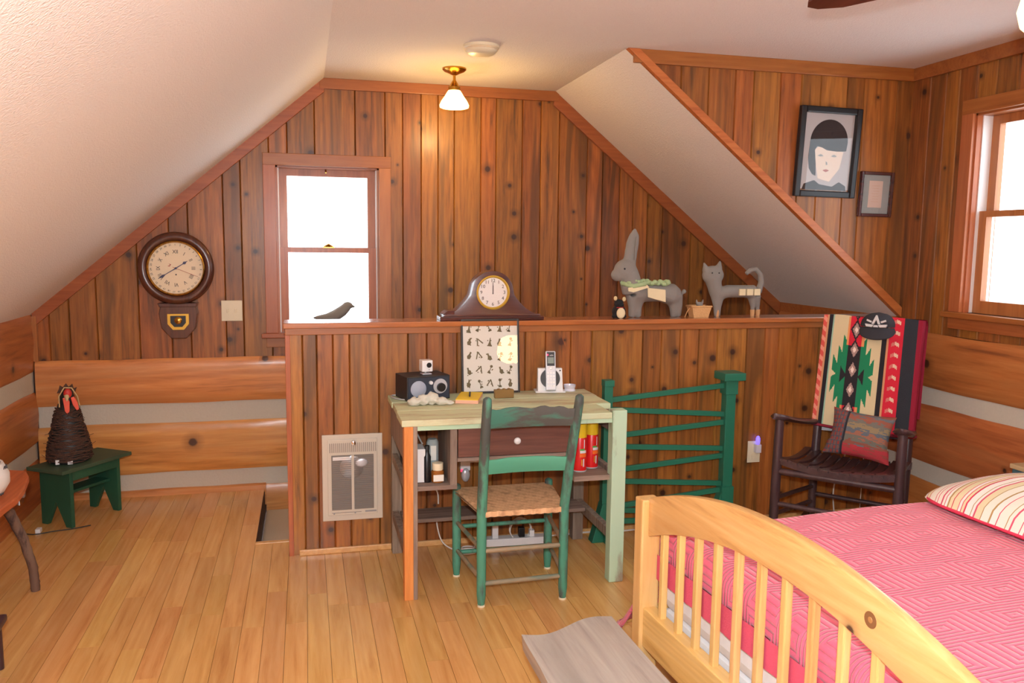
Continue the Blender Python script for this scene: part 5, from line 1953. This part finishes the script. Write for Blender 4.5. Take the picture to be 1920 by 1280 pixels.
MB().prism([(-.016, -.092), (.004, -.085), (.024, -.092), (.004, -.101)], 'Y', -.0112, -.0104).build('printed_lips', 'inkred', sh)
MB().box(-.150, .150, -.016, -.0145, -.199, .199).build('glazing', 'glass', pc)

pc2 = thing('small_picture', 'small dark framed print with grey mat', 'picture', (2.995, CY, 1.79), rot=(math.radians(2), math.radians(.6), 0))
for a, b, c, d_ in ((-.103, -.085, -.120, .120), (.085, .103, -.120, .120)):
    MB().box(a, b, -.022, -.002, c, d_).build('frame_side', 'mahog', pc2, bevel=.004)
for c, d_ in ((-.120, -.102), (.102, .120)):
    MB().box(-.085, .085, -.022, -.002, c, d_).build('frame_side', 'mahog', pc2, bevel=.004)
MB().box(-.087, .087, -.008, -.004, -.104, .104).build('mat_board', 'matgrey', pc2)
pr = MB().box(-.042, .042, -.0095, -.0079, -.070, .072).build('print', 'matpink', pc2)
mb = MB()
for k in range(7):
    mb.box(-.025 + .004 * (k % 3), .022 - .004 * (k % 2), -.0099, -.0094, .045 - k * .014, .046 - k * .014)
mb.build('printed_lines', 'tan', pr)
MB().box(-.085, .085, -.013, -.0118, -.102, .102).build('glazing', 'glass', pc2)

# ================================================================ LEFT CORNER
be = thing('step_bench', 'small dark green step bench in the left corner', 'bench', (-1.20, 4.80, 0), math.radians(56))
# local x = long axis
MB().hexa([(-.225, -.125, .300), (.235, -.125, .300), (.235, .125, .300), (-.225, .125, .300), (-.225, -.125, .320), (.235, -.125, .320), (.235, .125, .320), (-.225, .125, .320)]).build('top', 'benchtop', be, bevel=.004)
for x_ in (-.155, .155):
    pts = [(-.105, 0), (-.065, 0), (0, .13), (.065, 0), (.105, 0), (.105, .30), (-.105, .30)]
    m_ = MB()
    m_.prism([(-.105, 0), (-.065, 0), (0, .13), (0, .30), (-.105, .30)], 'X', x_ - .011, x_ + .011)
    m_.prism([(.065, 0), (.105, 0), (.105, .30), (0, .30), (0, .13)], 'X', x_ - .011, x_ + .011)
    m_.build('leg_panel', 'benchgreen', be, bevel=.002, weld=True)
MB().box(-.15, .15, -.05, .05, .165, .18).build('stretcher_shelf', 'benchgreen', be, bevel=.002)
for s_ in (-1, 1):
    MB().box(-.15, .15, s_ * .10 - .008, s_ * .10 + .008, .25, .30).build('apron', 'benchgreen', be, bevel=.002)

ro = thing('vine_rooster', 'woven vine rooster with orange wattles on the green bench', 'figurine', (-1.245, 4.78, .321), math.radians(15))
core = [(.0, 0), (.092, 0), (.104, .02), (.098, .08), (.080, .16), (.066, .22), (.056, .27), (.044, .31), (.0, .33)]
MB().lathe(core, n=28).build('body', 'dark_metal', ro, smooth=50)
mb = MB()
rv = random.Random(31)
def rad(z):
    zs = [(0, .100), (.02, .110), (.08, .104), (.16, .086), (.22, .071), (.27, .060), (.31, .048), (.34, .03)]
    for (a, ra), (b, rb_) in zip(zs, zs[1:]):
        if a <= z <= b:
            return ra + (rb_ - ra) * (z - a) / (b - a)
    return .03
for k in range(95):
    z0 = .012 + .275 * k / 95
    a0 = rv.uniform(0, 2 * PI)
    ext = rv.uniform(2.5, 6.5)
    sl_ = rv.uniform(-.03, .03)
    pts = []
    for q in range(13):
        t = q / 12
        zz = min(.30, max(.006, z0 + sl_ * (t - .5) + .006 * math.sin(q * 1.7 + k)))
        r_ = rad(zz) + rv.uniform(-.003, .006)
        pts.append((r_ * math.cos(a0 + ext * t), r_ * math.sin(a0 + ext * t), zz))
    mb.tube(pts, rv.uniform(.0018, .0032), 5)
for k in range(40):
    z0 = rv.uniform(.02, .28)
    a0 = rv.uniform(0, 2 * PI)
    r_ = rad(z0)
    mb.tube([(r_ * math.cos(a0), r_ * math.sin(a0), z0), ((r_ + rv.uniform(.01, .035)) * math.cos(a0 + .3), (r_ + .02) * math.sin(a0 + .3), z0 + rv.uniform(-.02, .03))], .0014, 4)
tag(mb.build('vines', 'vine', ro, smooth=60), kind='stuff')
MB().ell((0, -.005, .335), (.040, .050, .055)).build('head', 'dark_metal', ro, smooth=180)
MB().tube([(0, -.045, .36), (0, -.075, .35), (0, -.09, .338)], [.014, .009, .002], 10).build('beak', 'straw', ro, smooth=60)
comb = [(-.045, .37), (.04, .37), (.05, .395), (.035, .39), (.03, .415), (.012, .40), (.0, .42), (-.015, .40), (-.03, .41), (-.035, .39)]
MB().prism([(u, v - .0) for u, v in comb], 'Y', -.012, .0).build('comb', 'vine', ro)
MB().ell((0.005, -.048, .372), (.020, .012, .026)).build('face_patch', 'combred', ro, smooth=180)
MB().prism([(-.02, .35), (.0, .36), (.012, .33), (.010, .28), (.0, .262), (-.012, .28)], 'Y', -.068, -.060).build('wattle', 'wattle', ro, bevel=.003)
MB().prism([(.018, .35), (.034, .355), (.05, .32), (.055, .285), (.043, .28), (.026, .31)], 'Y', -.062, -.054).build('wattle', 'wattle', ro, bevel=.003)
MB().tube([(-.036, -.04, .30), (-.036, -.05, .36), (-.01, -.055, .405), (.025, -.05, .40), (.05, -.04, .35), (.058, -.035, .30)], .0035, 6).build('wire_outline', 'straw', ro, smooth=60)
MB().box(-.012, .012, -.110, -.108, .004, .022).build('tag', 'white', ro)
MB().box(-.068, -.05, -.098, -.092, .006, .030).build('tag', 'white', ro)

# slab table at the left edge
tb = thing('slab_table', 'slab-topped side table on branch legs at left edge', 'table', (-1.27, 3.62, 0))
out = [(-.20, -.45), (.165, -.42), (.135, -.22), (.145, -.05), (.130, .08), (.095, .26), (.055, .36), (-.05, .40), (-.20, .38)]
MB().prism(out, 'Z', .452, .482).build('top', 'slab', tb, bevel=.006)
for px, py, qx, qy in ((.03, .02, .118, .172), (-.10, .22, -.14, .28), (.06, -.30, .13, -.38)):
    ctl = [Vector((px, py, .46)), Vector((px + (qx - px) * .42, py + (qy - py) * .42, .38)), Vector((px + (qx - px) * .78, py + (qy - py) * .78, .24)), Vector((qx, qy, .10)), Vector((qx + .004, qy, 0))]
    pts = []
    for k in range(25):
        t = k / 24 * 4
        i = min(3, int(t))
        pts.append(ctl[i].lerp(ctl[i + 1], t - i) + Vector((.003 * noise.noise(Vector((k * .7, px, 1))), .003 * noise.noise(Vector((k * .7, px, 7))), 0)))
    pts[-1].z = 0
    mb = MB().tube(pts, [.0225 - .004 * min(1, k / 12) + .0028 * noise.noise(Vector((k * .9, py, 3))) for k in range(25)], 12)
    mb.ell((qx + .012, qy, .04), (.012, .012, .012), 8, 6)
    mb.build('branch_leg', 'bark', tb, smooth=60)
bo = thing('spotted_bowl', 'white speckled round bowl on the slab table', 'bowl', (-1.28, 3.53, .4825))
MB().lathe([(.0, 0), (.07, 0), (.115, .025), (.138, .065), (.138, .10), (.118, .145), (.110, .145), (.128, .10), (.128, .07), (.06, .012), (.0, .010)], n=40).build('bowl_body', 'bowl', bo, smooth=50)
mb = MB()
for k in range(110):
    a = k * 2.399
    z_ = .03 + .10 * ((k * .618) % 1)
    r_ = (.118 + (z_ - .03) * .6) if z_ < .065 else (.139 if z_ < .10 else .139 - (z_ - .10) * .44)
    mb.tube([(r_ * math.cos(a + d_), r_ * math.sin(a + d_), z_ + d_ * .08) for d_ in (-.06, 0, .06)], .0022, 5)
tag(mb.build('speckles', 'bowlink', bo), kind='stuff')

# dark furniture corner at the lower left edge
dk = thing('wooden_stool', 'dark purple-brown low stool at the lower left edge', 'stool', (-1.11, 2.92, 0), math.radians(4))
MB().box(-.19, .085, -.22, .20, .165, .19).build('top', 'plinth', dk, bevel=.008)
for x_, y_ in ((-.16, -.18), (.055, -.18), (-.16, .16), (.055, .165)):
    MB().tube([(x_, y_, .168), (x_ * 1.05, y_ * 1.05, 0)], [.018, .014], 10).build('leg', 'plinth', dk, smooth=50)

# cord and plug at the left wall
pg = thing('cord_plug', 'white plug on the floor left of the green bench', 'plug', (-1.355, 4.575, 0))
MB().box(-.012, .012, -.02, .02, .0, .022).build('body', 'white', pg, bevel=.004)
MB().tube([(0, .02, .011), (0, .034, .011)], .003, 6).build('prong', 'chrome', pg)
cord('power_cord', 'dark cord on the floor in the left corner', [(-1.42, 4.55, .008), (-1.36, 4.53, .006), (-1.28, 4.56, .006), (-1.20, 4.58, .006), (-1.12, 4.62, .006)], .003, 'dark_metal', parent=pg)
wo = thing('wall_outlet', 'outlet with shiny plug low on the left log wall', 'outlet', (LX, 4.75, .16))
MB().box(.0, .012, -.036, .036, -.055, .055).build('plate', 'chrome', wo, bevel=.003)
MB().box(.008, .028, -.014, .014, -.02, .012).build('plug', 'clearplastic', wo, bevel=.003)

# stuffed cat sitting on the floor behind the bed, cords behind the rocker
fc = thing('floor_cat', 'grey cat doorstop with pale ears under the rocker', 'figurine', (2.365, 3.07, 0), math.radians(-20))
mb = MB().ell((0, 0, .10), (.075, .065, .10)).ell((0, -.01, .215), (.06, .05, .055)).ell((0, 0, .16), (.05, .045, .06))
mb.tube([(-.04, -.01, .245), (-.056, -.01, .315)], [.024, .004], 8).tube([(.04, -.01, .245), (.056, -.01, .315)], [.024, .004], 8)
fused('body', mb, 'greyfelt', fc, .006, 3)
for s_ in (-1, 1):
    MB().prism([(s_ * .036, .262), (s_ * .058, .258), (s_ * .056, .308)], 'Y', -.030, -.022).build('ear_lining', 'straw', fc)
MB().ell((0, -.062, .20), (.008, .006, .006)).build('nose', 'tan', fc)
cord('extension_cord', 'pale cord curving down behind the rocking chair', [(2.98, 3.955, .50), (2.96, 3.955, .40), (2.90, 3.95, .30), (2.86, 3.945, .15), (2.87, 3.94, .01)], .004)
cord('extension_cord', 'thin pale cord hanging straight behind the rocking chair', [(3.05, 3.955, .45), (3.05, 3.955, .25), (3.045, 3.955, .01)], .0025)
cord('power_cord', 'grey radio cord looping off the desk left edge', [(.47, 3.86, .782), (.40, 3.90, .781), (.384, 3.86, .781), (.41, 3.80, .780), (.47, 3.755, .780)], .003, 'silver', parent=rd)

# floor lamp standing behind the photographer (seen only as a glow in the chart's glass)
fl_ = thing('floor_lamp', 'floor lamp with warm glowing shade behind the photographer', 'lamp', (1.91, -.42, 0))
MB().lathe([(.0, 0), (.13, 0), (.13, .012), (.03, .03), (.012, .04), (.012, 1.42), (.0, 1.42)], n=28).build('stand', 'brass', fl_, smooth=40)
MB().lathe([(.06, 1.70), (.11, 1.68), (.15, 1.60), (.16, 1.52), (.13, 1.45), (.07, 1.42), (.03, 1.42)], n=36).build('shade', 'lampshade', fl_, smooth=60)
